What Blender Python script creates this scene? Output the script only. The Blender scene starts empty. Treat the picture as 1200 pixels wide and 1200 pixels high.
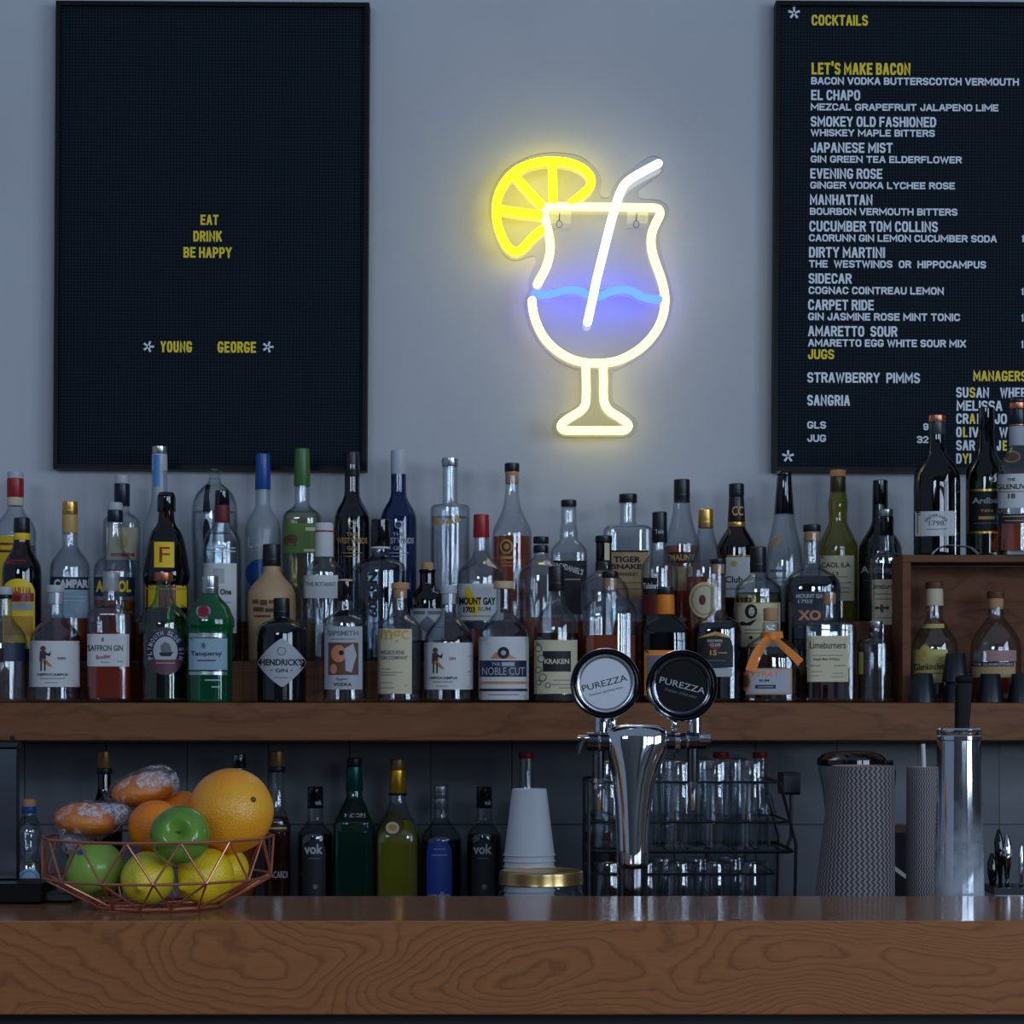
import bpy, math, random
from mathutils import Vector, Matrix, noise

random.seed(7)
SC = bpy.context.scene
COL = SC.collection
F = 2500.0            # focal length in pixels of the 1200 px frame
HX, HY = 600.0, 825.0  # principal column, horizon row
ZC = 1.315            # eye height

# ------------------------------------------------------------------ camera, world, light
cam = bpy.data.objects.new('camera', bpy.data.cameras.new('camera'))
COL.objects.link(cam)
cam.data.sensor_width = 36.0
cam.data.lens = 36.0 * F / 1200.0
cam.data.shift_y = (HY - 600.0) / 1200.0
cam.data.clip_start = 0.05
cam.location = (0, 0, ZC)
cam.rotation_euler = (math.pi / 2, 0, 0)
SC.camera = cam

SC.view_settings.view_transform = 'Standard'
SC.view_settings.look = 'None'
SC.view_settings.exposure = 0.16
SC.view_settings.gamma = 1.0
SC.cycles.use_denoising = True
SC.cycles.transparent_max_bounces = 40
SC.cycles.max_bounces = 16
SC.cycles.transmission_bounces = 14
SC.cycles.glossy_bounces = 6
SC.cycles.caustics_reflective = False
SC.cycles.caustics_refractive = False
SC.cycles.sample_clamp_indirect = 4.0

world = bpy.data.worlds.new('world')
SC.world = world
world.use_nodes = True
world.node_tree.nodes['Background'].inputs[0].default_value = (0.50, 0.66, 1.0, 1)
world.node_tree.nodes['Background'].inputs[1].default_value = 0.22


def area(name, loc, target, sx, sy, power, color):
    l = bpy.data.lights.new(name, 'AREA')
    l.shape = 'RECTANGLE'
    l.size, l.size_y = sx, sy
    l.energy = power
    l.color = color
    o = bpy.data.objects.new(name, l)
    COL.objects.link(o)
    o.location = loc
    d = Vector(target) - Vector(loc)
    o.rotation_euler = d.to_track_quat('-Z', 'Y').to_euler()
    return o


DAY = (0.59, 0.765, 1.0)
# daylight through the panes of the windows on the side wall and behind the guests
for i in range(5):
    y = -1.75 + i * 0.62
    area('daylight', (3.72, y, 2.05), (0.0, y, 2.05), 0.42, 1.7, 19.0, DAY)
area('daylight', (-1.95, -2.92, 2.75), (-1.95, 4, 2.75), 1.5, 0.7, 40.0, DAY)
for i in range(4):
    x = 1.35 + i * 0.62
    area('daylight', (x, -2.92, 2.2), (x, 4, 2.2), 0.26, 1.4, 17.0, DAY)


# ------------------------------------------------------------------ helpers
def s2l(c):
    c /= 255.0
    return c / 12.92 if c <= 0.04045 else ((c + 0.055) / 1.055) ** 2.4


def rgb(r, g, b):
    return (s2l(r), s2l(g), s2l(b), 1.0)


def P(px, py, D):
    return Vector(((px - HX) / F * D, D, ZC - (py - HY) / F * D))


MATS = {}


def nodes_of(name):
    m = bpy.data.materials.new(name)
    m.use_nodes = True
    nt = m.node_tree
    return m, nt, nt.nodes, nt.links


def pm(name, col, rough=0.5, metal=0.0, spec=0.5, coat=0.0, emit=None, bump=None, trans=0.0, alpha=1.0):
    """plain principled material, optional noise bump (scale, strength)"""
    if name in MATS:
        return MATS[name]
    m, nt, N, L = nodes_of(name)
    b = N['Principled BSDF']
    b.inputs['Base Color'].default_value = col
    b.inputs['Roughness'].default_value = rough
    b.inputs['Metallic'].default_value = metal
    b.inputs['Specular IOR Level'].default_value = spec
    b.inputs['Coat Weight'].default_value = coat
    b.inputs['Coat Roughness'].default_value = 0.05
    b.inputs['Transmission Weight'].default_value = trans
    b.inputs['Alpha'].default_value = alpha
    if emit:
        b.inputs['Emission Color'].default_value = emit[0]
        b.inputs['Emission Strength'].default_value = emit[1]
    if bump:
        tc = N.new('ShaderNodeTexCoord')
        n = N.new('ShaderNodeTexNoise')
        n.inputs['Scale'].default_value = bump[0]
        n.inputs['Detail'].default_value = 4
        bp = N.new('ShaderNodeBump')
        bp.inputs['Strength'].default_value = bump[1]
        bp.inputs['Distance'].default_value = 0.002
        L.new(tc.outputs['Object'], n.inputs['Vector'])
        L.new(n.outputs['Fac'], bp.inputs['Height'])
        L.new(bp.outputs['Normal'], b.inputs['Normal'])
    MATS[name] = m
    return m


def shell(name, face, edge, rough=0.02, gain=0.9, milk=0.0, refl=0.065):
    """thin glass wall: light passes straight through it, more is absorbed where the wall is seen edge-on"""
    if name in MATS:
        return MATS[name]
    m, nt, N, L = nodes_of(name)
    N.remove(N['Principled BSDF'])
    out = N['Material Output']
    lw = N.new('ShaderNodeLayerWeight')
    lw.inputs['Blend'].default_value = 0.5
    p2 = N.new('ShaderNodeMath'); p2.operation = 'POWER'; p2.inputs[1].default_value = 3.0
    L.new(lw.outputs['Facing'], p2.inputs[0])
    mix = N.new('ShaderNodeMix'); mix.data_type = 'RGBA'
    mix.inputs['A'].default_value = face
    mix.inputs['B'].default_value = edge
    L.new(p2.outputs[0], mix.inputs['Factor'])
    tr = N.new('ShaderNodeBsdfTransparent')
    L.new(mix.outputs['Result'], tr.inputs['Color'])
    gl = N.new('ShaderNodeBsdfGlossy')
    gl.inputs['Roughness'].default_value = rough
    gl.inputs['Color'].default_value = (gain, gain, gain, 1)
    p5 = N.new('ShaderNodeMath'); p5.operation = 'POWER'; p5.inputs[1].default_value = 5.0
    L.new(lw.outputs['Facing'], p5.inputs[0])
    ma = N.new('ShaderNodeMath'); ma.operation = 'MULTIPLY_ADD'
    ma.inputs[1].default_value = 0.75
    ma.inputs[2].default_value = refl
    L.new(p5.outputs[0], ma.inputs[0])
    ms = N.new('ShaderNodeMixShader')
    L.new(ma.outputs[0], ms.inputs[0])
    base = tr.outputs[0]
    if milk > 0:
        df = N.new('ShaderNodeBsdfDiffuse'); df.inputs['Color'].default_value = face
        tl = N.new('ShaderNodeBsdfTranslucent'); tl.inputs['Color'].default_value = face
        md = N.new('ShaderNodeMixShader'); md.inputs[0].default_value = 0.5
        L.new(df.outputs[0], md.inputs[1]); L.new(tl.outputs[0], md.inputs[2])
        mm = N.new('ShaderNodeMixShader'); mm.inputs[0].default_value = milk
        L.new(tr.outputs[0], mm.inputs[1]); L.new(md.outputs[0], mm.inputs[2])
        base = mm.outputs[0]
    L.new(base, ms.inputs[1])
    L.new(gl.outputs[0], ms.inputs[2])
    L.new(ms.outputs[0], out.inputs[0])
    MATS[name] = m
    return m


def liquid(name, col, milk=0.0):
    """clear coloured liquid: light is filtered at the surface it enters and the one it leaves"""
    return shell(name, col, tuple(c * 0.55 for c in col[:3]) + (1,), gain=0.5, milk=milk, refl=0.03)


def wood(name, dark, light, scale=(1, 1, 1), rings=9.0, rough=0.4, coat=0.0, dist=0.25, spec=0.5, seed=0.0):
    """grain from the level lines of a stretched noise field, with fine fibres over it"""
    if name in MATS:
        return MATS[name]
    m, nt, N, L = nodes_of(name)
    b = N['Principled BSDF']
    tc = N.new('ShaderNodeTexCoord')
    mp = N.new('ShaderNodeMapping')
    mp.inputs['Scale'].default_value = scale
    mp.inputs['Location'].default_value = (seed, seed * 0.7, seed * 0.3)
    L.new(tc.outputs['Object'], mp.inputs['Vector'])
    n1 = N.new('ShaderNodeTexNoise')
    n1.inputs['Scale'].default_value = 1.0
    n1.inputs['Detail'].default_value = 1.2
    n1.inputs['Roughness'].default_value = 0.35
    n1.inputs['Distortion'].default_value = dist
    L.new(mp.outputs[0], n1.inputs['Vector'])
    mj = N.new('ShaderNodeMapping')
    mj.inputs['Scale'].default_value = (scale[0] * 7, scale[1] * 4, scale[2] * 4)
    L.new(tc.outputs['Object'], mj.inputs['Vector'])
    nj = N.new('ShaderNodeTexNoise'); nj.inputs['Scale'].default_value = 1.0; nj.inputs['Detail'].default_value = 3
    L.new(mj.outputs[0], nj.inputs['Vector'])
    jm = N.new('ShaderNodeMath'); jm.operation = 'MULTIPLY'; jm.inputs[1].default_value = 1.9
    L.new(nj.outputs['Fac'], jm.inputs[0])
    mul = N.new('ShaderNodeMath'); mul.operation = 'MULTIPLY_ADD'; mul.inputs[1].default_value = rings
    L.new(n1.outputs['Fac'], mul.inputs[0])
    L.new(jm.outputs[0], mul.inputs[2])
    fr = N.new('ShaderNodeMath'); fr.operation = 'FRACT'
    L.new(mul.outputs[0], fr.inputs[0])
    cr = N.new('ShaderNodeValToRGB')
    e = cr.color_ramp.elements
    e[0].position = 0.0; e[0].color = (0.22, 0.22, 0.22, 1)
    e[1].position = 1.0; e[1].color = (0.30, 0.30, 0.30, 1)
    x = e.new(0.14); x.color = (0.78, 0.78, 0.78, 1)
    x = e.new(0.75); x.color = (1, 1, 1, 1)
    L.new(fr.outputs[0], cr.inputs[0])
    mp2 = N.new('ShaderNodeMapping')
    mp2.inputs['Scale'].default_value = (scale[0] * 9, scale[1] * 40, scale[2] * 40)
    L.new(tc.outputs['Object'], mp2.inputs['Vector'])
    n2 = N.new('ShaderNodeTexNoise')
    n2.inputs['Scale'].default_value = 1.0
    n2.inputs['Detail'].default_value = 3
    L.new(mp2.outputs[0], n2.inputs['Vector'])
    mx = N.new('ShaderNodeMath'); mx.operation = 'MULTIPLY_ADD'
    mx.inputs[1].default_value = 0.62
    L.new(cr.outputs[0], mx.inputs[0])
    m3 = N.new('ShaderNodeMath'); m3.operation = 'MULTIPLY'; m3.inputs[1].default_value = 0.5
    L.new(n2.outputs['Fac'], m3.inputs[0])
    L.new(m3.outputs[0], mx.inputs[2])
    mix = N.new('ShaderNodeMix'); mix.data_type = 'RGBA'
    mix.inputs['A'].default_value = dark
    mix.inputs['B'].default_value = light
    L.new(mx.outputs[0], mix.inputs['Factor'])
    L.new(mix.outputs['Result'], b.inputs['Base Color'])
    b.inputs['Roughness'].default_value = rough
    b.inputs['Specular IOR Level'].default_value = spec
    b.inputs['Coat Weight'].default_value = coat
    b.inputs['Coat Roughness'].default_value = 0.06
    MATS[name] = m
    return m


class MB:
    """collects vertices and faces of ONE mesh object"""

    def __init__(self):
        self.v, self.f, self.mi, self.mats = [], [], [], []

    def slot(self, m):
        if m not in self.mats:
            self.mats.append(m)
        return self.mats.index(m)

    def add(self, vs, fs, m):
        o = len(self.v)
        k = self.slot(m)
        self.v.extend(tuple(x) for x in vs)
        for f in fs:
            self.f.append(tuple(i + o for i in f))
            self.mi.append(k)

    def box(self, x0, x1, y0, y1, z0, z1, m):
        vs = [(x, y, z) for x in (x0, x1) for y in (y0, y1) for z in (z0, z1)]
        self.add(vs, [(0, 1, 3, 2), (4, 6, 7, 5), (0, 4, 5, 1), (2, 3, 7, 6), (0, 2, 6, 4), (1, 5, 7, 3)], m)

    def rbox(self, x0, x1, y0, y1, z0, z1, m, b=0.003):
        """box with a small chamfer on the edges along X and Z"""
        pts = [(y0 + b, z0), (y1 - b, z0), (y1, z0 + b), (y1, z1 - b), (y1 - b, z1), (y0 + b, z1), (y0, z1 - b), (y0, z0 + b)]
        vs = [(x0, p[0], p[1]) for p in pts] + [(x1, p[0], p[1]) for p in pts]
        n = 8
        fs = [(i, (i + 1) % n, n + (i + 1) % n, n + i) for i in range(n)] + [tuple(range(n))[::-1], tuple(range(n, 2 * n))]
        self.add(vs, fs, m)

    def rings(self, rs, m, cap0=True, cap1=True):
        """rs: list of rings (equal length lists of points)"""
        n = len(rs[0])
        vs = [p for r in rs for p in r]
        fs = []
        for i in range(len(rs) - 1):
            for j in range(n):
                k = (j + 1) % n
                fs.append((i * n + j, i * n + k, (i + 1) * n + k, (i + 1) * n + j))
        if cap0:
            fs.append(tuple(range(n))[::-1])
        if cap1:
            fs.append(tuple((len(rs) - 1) * n + j for j in range(n)))
        self.add(vs, fs, m)

    def lathe(self, prof, m, seg=32, axis='z', cap0=True, cap1=True, c=(0, 0, 0)):
        """prof: list of (h, r)"""
        rs = []
        for h, r in prof:
            ring = []
            for j in range(seg):
                a = 2 * math.pi * j / seg
                u, w = r * math.cos(a), r * math.sin(a)
                if axis == 'z':
                    p = (c[0] + u, c[1] + w, c[2] + h)
                elif axis == 'y':
                    p = (c[0] + u, c[1] + h, c[2] - w)
                else:
                    p = (c[0] + h, c[1] + u, c[2] + w)
                ring.append(p)
            rs.append(ring)
        self.rings(rs, m, cap0, cap1)

    def tube(self, pts, r, m, seg=8, closed=False):
        pts = [Vector(p) for p in pts]
        n = len(pts)
        rs = []
        prev = None
        for i in range(n):
            if closed:
                t = pts[(i + 1) % n] - pts[i - 1]
            else:
                t = pts[min(i + 1, n - 1)] - pts[max(i - 1, 0)]
            t.normalize()
            if prev is None:
                up = Vector((0, 1, 0)) if abs(t.y) < 0.9 else Vector((0, 0, 1))
                a = t.cross(up).normalized()
            else:
                a = (prev - t * prev.dot(t)).normalized()
            prev = a
            b = t.cross(a)
            rr = r[i] if isinstance(r, (list, tuple)) else r
            rs.append([pts[i] + (a * math.cos(2 * math.pi * j / seg) + b * math.sin(2 * math.pi * j / seg)) * rr for j in range(seg)])
        if closed:
            rs.append(rs[0])
            self.rings(rs, m, False, False)
        else:
            self.rings(rs, m)

    def build(self, name, parent=None, smooth=35.0, loc=None):
        me = bpy.data.meshes.new(name)
        me.from_pydata(self.v, [], self.f)
        for m in self.mats:
            me.materials.append(m)
        me.polygons.foreach_set('material_index', self.mi)
        if smooth:
            me.polygons.foreach_set('use_smooth', [True] * len(me.polygons))
            me.set_sharp_from_angle(angle=math.radians(smooth))
        me.update()
        o = bpy.data.objects.new(name, me)
        COL.objects.link(o)
        if parent is not None:
            o.parent = parent
        if loc is not None:
            o.location = loc
        return o


def tag(o, label=None, cat=None, group=None, kind=None):
    if label: o['label'] = label
    if cat: o['category'] = cat
    if group: o['group'] = group
    if kind: o['kind'] = kind
    return o


def thing(name, label, cat, loc=(0, 0, 0), group=None):
    o = bpy.data.objects.new(name, None)
    o.empty_display_size = 0.02
    COL.objects.link(o)
    o.location = loc
    return tag(o, label, cat, group)


def catmull(pts, per=8, closed=False):
    pts = [Vector(p) for p in pts]
    n = len(pts)
    out = []
    rng = n if closed else n - 1
    for i in range(rng):
        if closed:
            p0, p1, p2, p3 = pts[i - 1], pts[i], pts[(i + 1) % n], pts[(i + 2) % n]
        else:
            p0, p1, p2, p3 = pts[max(i - 1, 0)], pts[i], pts[i + 1], pts[min(i + 2, n - 1)]
        for k in range(per):
            t = k / per
            out.append(0.5 * ((2 * p1) + (p2 - p0) * t + (2 * p0 - 5 * p1 + 4 * p2 - p3) * t * t + (3 * p1 - p0 - 3 * p2 + p3) * t ** 3))
    if not closed:
        out.append(pts[-1])
    return out


def pchip(ys, vs):
    """monotone cubic through (ys, vs)"""
    n = len(ys)
    h = [ys[i + 1] - ys[i] for i in range(n - 1)]
    d = [(vs[i + 1] - vs[i]) / h[i] for i in range(n - 1)]
    m = [0.0] * n
    m[0], m[-1] = d[0], d[-1]
    for i in range(1, n - 1):
        if d[i - 1] * d[i] <= 0:
            m[i] = 0.0
        else:
            w1, w2 = 2 * h[i] + h[i - 1], h[i] + 2 * h[i - 1]
            m[i] = (w1 + w2) / (w1 / d[i - 1] + w2 / d[i])

    def f(y):
        if y <= ys[0]: return vs[0]
        if y >= ys[-1]: return vs[-1]
        i = 0
        while y > ys[i + 1]: i += 1
        t = (y - ys[i]) / h[i]
        a = (1 + 2 * t) * (1 - t) ** 2; b = t * (1 - t) ** 2
        c = t * t * (3 - 2 * t); e = t * t * (t - 1)
        return a * vs[i] + b * h[i] * m[i] + c * vs[i + 1] + e * h[i] * m[i + 1]
    return f


# ------------------------------------------------------------------ lettering
GLYPH = {}


def glyphs(text, bold):
    key = (text, bold)
    if key not in GLYPH:
        cu = bpy.data.curves.new('lettering', 'FONT')
        cu.body = text
        cu.offset = bold
        cu.resolution_u = 3
        ob = bpy.data.objects.new('lettering', cu)
        me = bpy.data.meshes.new_from_object(ob)
        vs = [(v.co.x, v.co.y) for v in me.vertices]
        fs = [tuple(p.vertices) for p in me.polygons]
        bpy.data.objects.remove(ob)
        bpy.data.curves.remove(cu)
        bpy.data.meshes.remove(me)
        GLYPH[key] = (vs, fs)
    return GLYPH[key]


def text2d(text, x0, x1, y0, y1, bold=0.02, rot=0.0):
    """letters fitted to the box x0..x1, y0 (top)..y1 (bottom) in picture units; rot in degrees about the centre"""
    vs, fs = glyphs(text, bold)
    ax, bx = min(v[0] for v in vs), max(v[0] for v in vs)
    ay, by = min(v[1] for v in vs), max(v[1] for v in vs)
    cx, cy = (x0 + x1) / 2, (y0 + y1) / 2
    c, s = math.cos(math.radians(rot)), math.sin(math.radians(rot))
    out = []
    for x, y in vs:
        X = (x - ax) / (bx - ax) * (x1 - x0) + x0 - cx
        Y = (by - y) / (by - ay) * (y1 - y0) + y0 - cy
        out.append((cx + X * c + Y * s, cy - X * s + Y * c))
    return out, fs


def arctext2d(text, cx, cy, rx, ry, a0, a1, h, w, bold=0.03):
    """letters one by one along an ellipse from angle a0 to a1 (degrees, 90 = top)"""
    V, Fc = [], []
    n = len(text)
    for i, ch in enumerate(text):
        if ch == ' ': continue
        a = math.radians(a0 + (a1 - a0) * (i + 0.5) / n)
        px, py = cx + rx * math.cos(a), cy - ry * math.sin(a)
        ww = w * (0.35 if ch in "I'" else 1)
        vs, fs = text2d(ch, px - ww / 2, px + ww / 2, py - h / 2, py + h / 2, bold, math.degrees(a) - 90)
        o = len(V)
        V += vs
        Fc += [tuple(k + o for k in f) for f in fs]
    return V, Fc


def _sk():
    """skeletons of plain condensed capitals; x and y from 0 to 1, y down"""
    c = 0.22
    O = [(c, 0), (1 - c, 0), (1, c), (1, 1 - c), (1 - c, 1), (c, 1), (0, 1 - c), (0, c), (c, 0)]
    return {
        'A': (1.0, [[(0, 1), (0.42, 0), (0.58, 0), (1, 1)], [(0.17, 0.68), (0.83, 0.68)]]),
        'B': (0.95, [[(0, 0), (0.7, 0), (0.95, 0.14), (0.95, 0.36), (0.72, 0.49), (0, 0.49)], [(0.72, 0.49), (1, 0.63), (1, 0.86), (0.74, 1), (0, 1), (0, 0)]]),
        'C': (0.95, [[(1, 0.2), (1 - c, 0), (c, 0), (0, c), (0, 1 - c), (c, 1), (1 - c, 1), (1, 0.8)]]),
        'D': (0.95, [[(0, 0), (0.7, 0), (1, 0.25), (1, 0.75), (0.7, 1), (0, 1), (0, 0)]]),
        'E': (0.85, [[(1, 0), (0, 0), (0, 1), (1, 1)], [(0, 0.49), (0.85, 0.49)]]),
        'F': (0.82, [[(1, 0), (0, 0), (0, 1)], [(0, 0.5), (0.85, 0.5)]]),
        'G': (1.0, [[(0.98, 0.18), (1 - c, 0), (c, 0), (0, c), (0, 1 - c), (c, 1), (1 - c, 1), (1, 1 - c), (1, 0.6), (0.64, 0.6)]]),
        'H': (1.0, [[(0, 0), (0, 1)], [(1, 0), (1, 1)], [(0, 0.49), (1, 0.49)]]),
        'I': (0.0, [[(0, 0), (0, 1)]]),
        'J': (0.75, [[(1, 0), (1, 1 - c), (1 - c, 1), (c, 1), (0, 1 - c), (0, 0.68)]]),
        'K': (1.0, [[(0, 0), (0, 1)], [(0.98, 0), (0.12, 0.55)], [(0.38, 0.4), (1, 1)]]),
        'L': (0.8, [[(0, 0), (0, 1), (1, 1)]]),
        'M': (1.35, [[(0, 1), (0, 0), (0.5, 0.72), (1, 0), (1, 1)]]),
        'N': (1.05, [[(0, 1), (0, 0), (1, 1), (1, 0)]]),
        'O': (0.98, [O]),
        'P': (0.9, [[(0, 1), (0, 0), (0.72, 0), (1, 0.15), (1, 0.41), (0.72, 0.56), (0, 0.56)]]),
        'Q': (0.98, [O, [(0.6, 0.75), (1, 1)]]),
        'R': (0.95, [[(0, 1), (0, 0), (0.72, 0), (1, 0.14), (1, 0.36), (0.72, 0.5), (0, 0.5)], [(0.55, 0.5), (1, 1)]]),
        'S': (0.92, [[(0.97, 0.13), (0.74, 0), (0.24, 0), (0, 0.15), (0, 0.34), (0.2, 0.455), (0.8, 0.545), (1, 0.66), (1, 0.85), (0.76, 1), (0.24, 1), (0.03, 0.87)]]),
        'T': (0.95, [[(0, 0), (1, 0)], [(0.5, 0), (0.5, 1)]]),
        'U': (0.98, [[(0, 0), (0, 1 - c), (c, 1), (1 - c, 1), (1, 1 - c), (1, 0)]]),
        'V': (1.0, [[(0, 0), (0.44, 1), (0.56, 1), (1, 0)]]),
        'W': (1.5, [[(0, 0), (0.24, 1), (0.5, 0.1), (0.76, 1), (1, 0)]]),
        'X': (1.0, [[(0, 0), (1, 1)], [(1, 0), (0, 1)]]),
        'Y': (1.0, [[(0, 0), (0.5, 0.52), (1, 0)], [(0.5, 0.52), (0.5, 1)]]),
        'Z': (0.9, [[(0, 0), (1, 0), (0, 1), (1, 1)]]),
        "'": (0.0, [[(0, -0.16), (0, 0.1)]]),
        '9': (0.9, [[(1, 0.5), (c, 0.56), (0, 0.4), (0, 0.16), (c, 0), (1 - c, 0), (1, 0.16), (1, 0.8), (1 - c, 1), (c, 1), (0, 0.84)]]),
        '3': (0.9, [[(0, 0.1), (c, 0), (1 - c, 0), (1, 0.14), (1, 0.36), (0.7, 0.49), (0.35, 0.49)], [(0.7, 0.49), (1, 0.62), (1, 0.86), (1 - c, 1), (c, 1), (0, 0.9)]]),
        '2': (0.9, [[(0, 0.2), (c, 0), (1 - c, 0), (1, 0.18), (1, 0.38), (0, 1), (1, 1)]]),
        '1': (0.3, [[(0, 0.12), (1, 0), (1, 1)]]),
    }


SKEL = _sk()


def stroketext(text, x0, x1, y0, y1):
    """bold plain capitals cut with an even stroke, fitted to the box"""
    h = y1 - y0
    sw = h * (0.185 if h > 10 else 0.215)
    W = 0.0
    gap, space = 0.34, 0.62
    lay = []
    g_ = 0.0
    # letter widths in units of one plain letter; stroke and gaps are added as fixed lengths
    n_un, fixed = 0.0, 0.0
    for ch in text:
        if ch == ' ':
            n_un += space
            continue
        n_un += SKEL[ch][0]
        fixed += sw + sw * 0.42
    fixed -= sw * 0.42
    unit = (x1 - x0 - fixed) / max(n_un, 1e-6) if n_un > 0 else 0
    x = x0
    V, Q = [], []
    for ch in text:
        lay_ = 0
        if ch == ' ':
            x += space * unit
            continue
        wd, lines = SKEL[ch]
        wl = wd * unit
        for ln in lines:
            pts = [(x + sw / 2 + px * wl, y0 + sw / 2 + py * (h - sw)) for px, py in ln]
            closed = ln[0] == ln[-1] and len(ln) > 2
            if closed: pts = pts[:-1]
            m_ = len(pts)
            o = len(V)
            for i in range(m_):
                a = pts[i - 1] if (i > 0 or closed) else None
                b = pts[(i + 1) % m_] if (i < m_ - 1 or closed) else None
                p = pts[i]
                d1 = d2 = None
                if a:
                    l_ = math.hypot(p[0] - a[0], p[1] - a[1]) or 1; d1 = ((p[0] - a[0]) / l_, (p[1] - a[1]) / l_)
                if b:
                    l_ = math.hypot(b[0] - p[0], b[1] - p[1]) or 1; d2 = ((b[0] - p[0]) / l_, (b[1] - p[1]) / l_)
                ex, ey = p
                if d1 is None or d2 is None:
                    d = d1 or d2
                    nx, ny = -d[1], d[0]
                    sgn = -1 if d1 is None else 1
                    ex += d[0] * sw * 0.5 * sgn; ey += d[1] * sw * 0.5 * sgn
                    mlen = sw / 2
                else:
                    nx, ny = -(d1[1] + d2[1]), d1[0] + d2[0]
                    l_ = math.hypot(nx, ny) or 1
                    nx, ny = nx / l_, ny / l_
                    cs = nx * -d1[1] + ny * d1[0]
                    mlen = sw / 2 / max(abs(cs), 0.45)
                V += [(ex + nx * mlen, ey + ny * mlen), (ex - nx * mlen, ey - ny * mlen)]
            quads = [(o + 2 * i, o + 2 * ((i + 1) % m_), o + 2 * ((i + 1) % m_) + 1, o + 2 * i + 1) for i in range(m_ if closed else m_ - 1)]
            for q in quads:
                Q.append(([V[i] for i in q], lay_))
                lay_ += 1
        x += wl + sw * 1.42
    return Q


def outline(kind, x0, x1, y0, y1, n=12):
    cx, cy, a, b = (x0 + x1) / 2, (y0 + y1) / 2, (x1 - x0) / 2, (y1 - y0) / 2
    if kind == 'oval':
        return [(cx + a * math.cos(2 * math.pi * i / 40), cy + b * math.sin(2 * math.pi * i / 40)) for i in range(40)]
    if kind == 'diamond':
        return [(cx + a * math.copysign(abs(math.cos(t)) ** 1.65, math.cos(t)), cy + b * math.copysign(abs(math.sin(t)) ** 1.65, math.sin(t)))
                for t in [2 * math.pi * i / 48 for i in range(48)]]
    if kind == 'arch':
        top = [(x0 + (x1 - x0) * i / n, y0 + a * 0.8 * (1 - math.sqrt(max(0, 1 - (2 * i / n - 1) ** 2)))) for i in range(n + 1)]
        return top + [(x1 - (x1 - x0) * i / n, y1) for i in range(n + 1)]
    c = [(x0, y0), (x1, y0), (x1, y1), (x0, y1)]
    out = []
    for i in range(4):
        p, q = c[i], c[(i + 1) % 4]
        for k in range(n):
            out.append((p[0] + (q[0] - p[0]) * k / n, p[1] + (q[1] - p[1]) * k / n))
    return out


def patch2d(pts, rings=6):
    """star-shaped outline -> concentric patch"""
    n = len(pts)
    cx, cy = sum(p[0] for p in pts) / n, sum(p[1] for p in pts) / n
    V = [(cx, cy)]
    Fc = []
    for r in range(1, rings + 1):
        for p in pts:
            V.append((cx + (p[0] - cx) * r / rings, cy + (p[1] - cy) * r / rings))
    for j in range(n):
        Fc.append((0, 1 + j, 1 + (j + 1) % n))
    for r in range(rings - 1):
        for j in range(n):
            k = (j + 1) % n
            Fc.append((1 + r * n + j, 1 + (r + 1) * n + j, 1 + (r + 1) * n + k, 1 + r * n + k))
    return V, Fc


def refine(V, Fc, wmax=2.0):
    """splits faces that are wide in the picture so that printing follows a curved surface"""
    V = list(V)
    out = []
    todo = []
    for f in Fc:
        for i in range(1, len(f) - 1):
            todo.append((f[0], f[i], f[i + 1]))
    while todo:
        t = todo.pop()
        e = max(((abs(V[t[i]][0] - V[t[(i + 1) % 3]][0]), i) for i in range(3)))
        if e[0] <= wmax:
            out.append(t)
            continue
        i = e[1]
        a, b, c = t[i], t[(i + 1) % 3], t[(i + 2) % 3]
        V.append(((V[a][0] + V[b][0]) / 2, (V[a][1] + V[b][1]) / 2))
        k = len(V) - 1
        todo += [(a, k, c), (k, b, c)]
    return V, out


def poly_mb(mb, V, Fc, fn, m):
    """maps 2-D picture coordinates through fn and keeps the faces turned to the viewer"""
    vs = [fn(x, y) for x, y in V]
    fs = []
    for f in Fc:
        a, b, c = Vector(vs[f[0]]), Vector(vs[f[1]]), Vector(vs[f[2]])
        fs.append(f if (b - a).cross(c - a).y < 0 else f[::-1])
    mb.add(vs, fs, m)


# ------------------------------------------------------------------ materials
BLACK = pm('black plastic', rgb(22, 24, 28), 0.35)
BLACKGL = pm('black gloss', rgb(12, 13, 16), 0.08, coat=0.5)
WHITE = pm('white paper', rgb(214, 212, 208), 0.7)
GREYP = pm('pale grey paper', rgb(178, 180, 184), 0.7)
CREAM = pm('cream paper', rgb(214, 200, 165), 0.7)
TANP = pm('tan paper', rgb(186, 152, 108), 0.7)
INK = pm('black ink', rgb(12, 12, 15), 0.6)
GREYINK = pm('grey ink', rgb(105, 105, 110), 0.6)
NAVY = pm('navy ink', rgb(18, 30, 62), 0.5)
RED = pm('red', rgb(166, 24, 28), 0.35)
DKRED = pm('dark red ink', rgb(110, 30, 34), 0.5)
YEL = pm('yellow', rgb(246, 205, 20), 0.5)
ORANGE = pm('orange', rgb(240, 130, 14), 0.5)
GOLD = pm('gold foil', rgb(212, 165, 84), 0.3, metal=0.85)
COPPER = pm('copper', rgb(205, 128, 100), 0.3, metal=0.9)
SILVER = pm('silver metal', rgb(190, 192, 196), 0.25, metal=0.9)
CHROME = pm('chrome', rgb(225, 228, 232), 0.05, metal=1.0)
DCHROME = pm('dark chrome', rgb(120, 122, 128), 0.12, metal=1.0)
CORK = pm('cork', rgb(196, 148, 104), 0.8, bump=(400, 0.5))
PALEWOOD = pm('pale stopper wood', rgb(214, 184, 146), 0.6)
CAPWHITE = pm('white cap', rgb(190, 192, 196), 0.4)
BLUECAP = pm('blue foil', rgb(30, 76, 146), 0.3)
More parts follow.
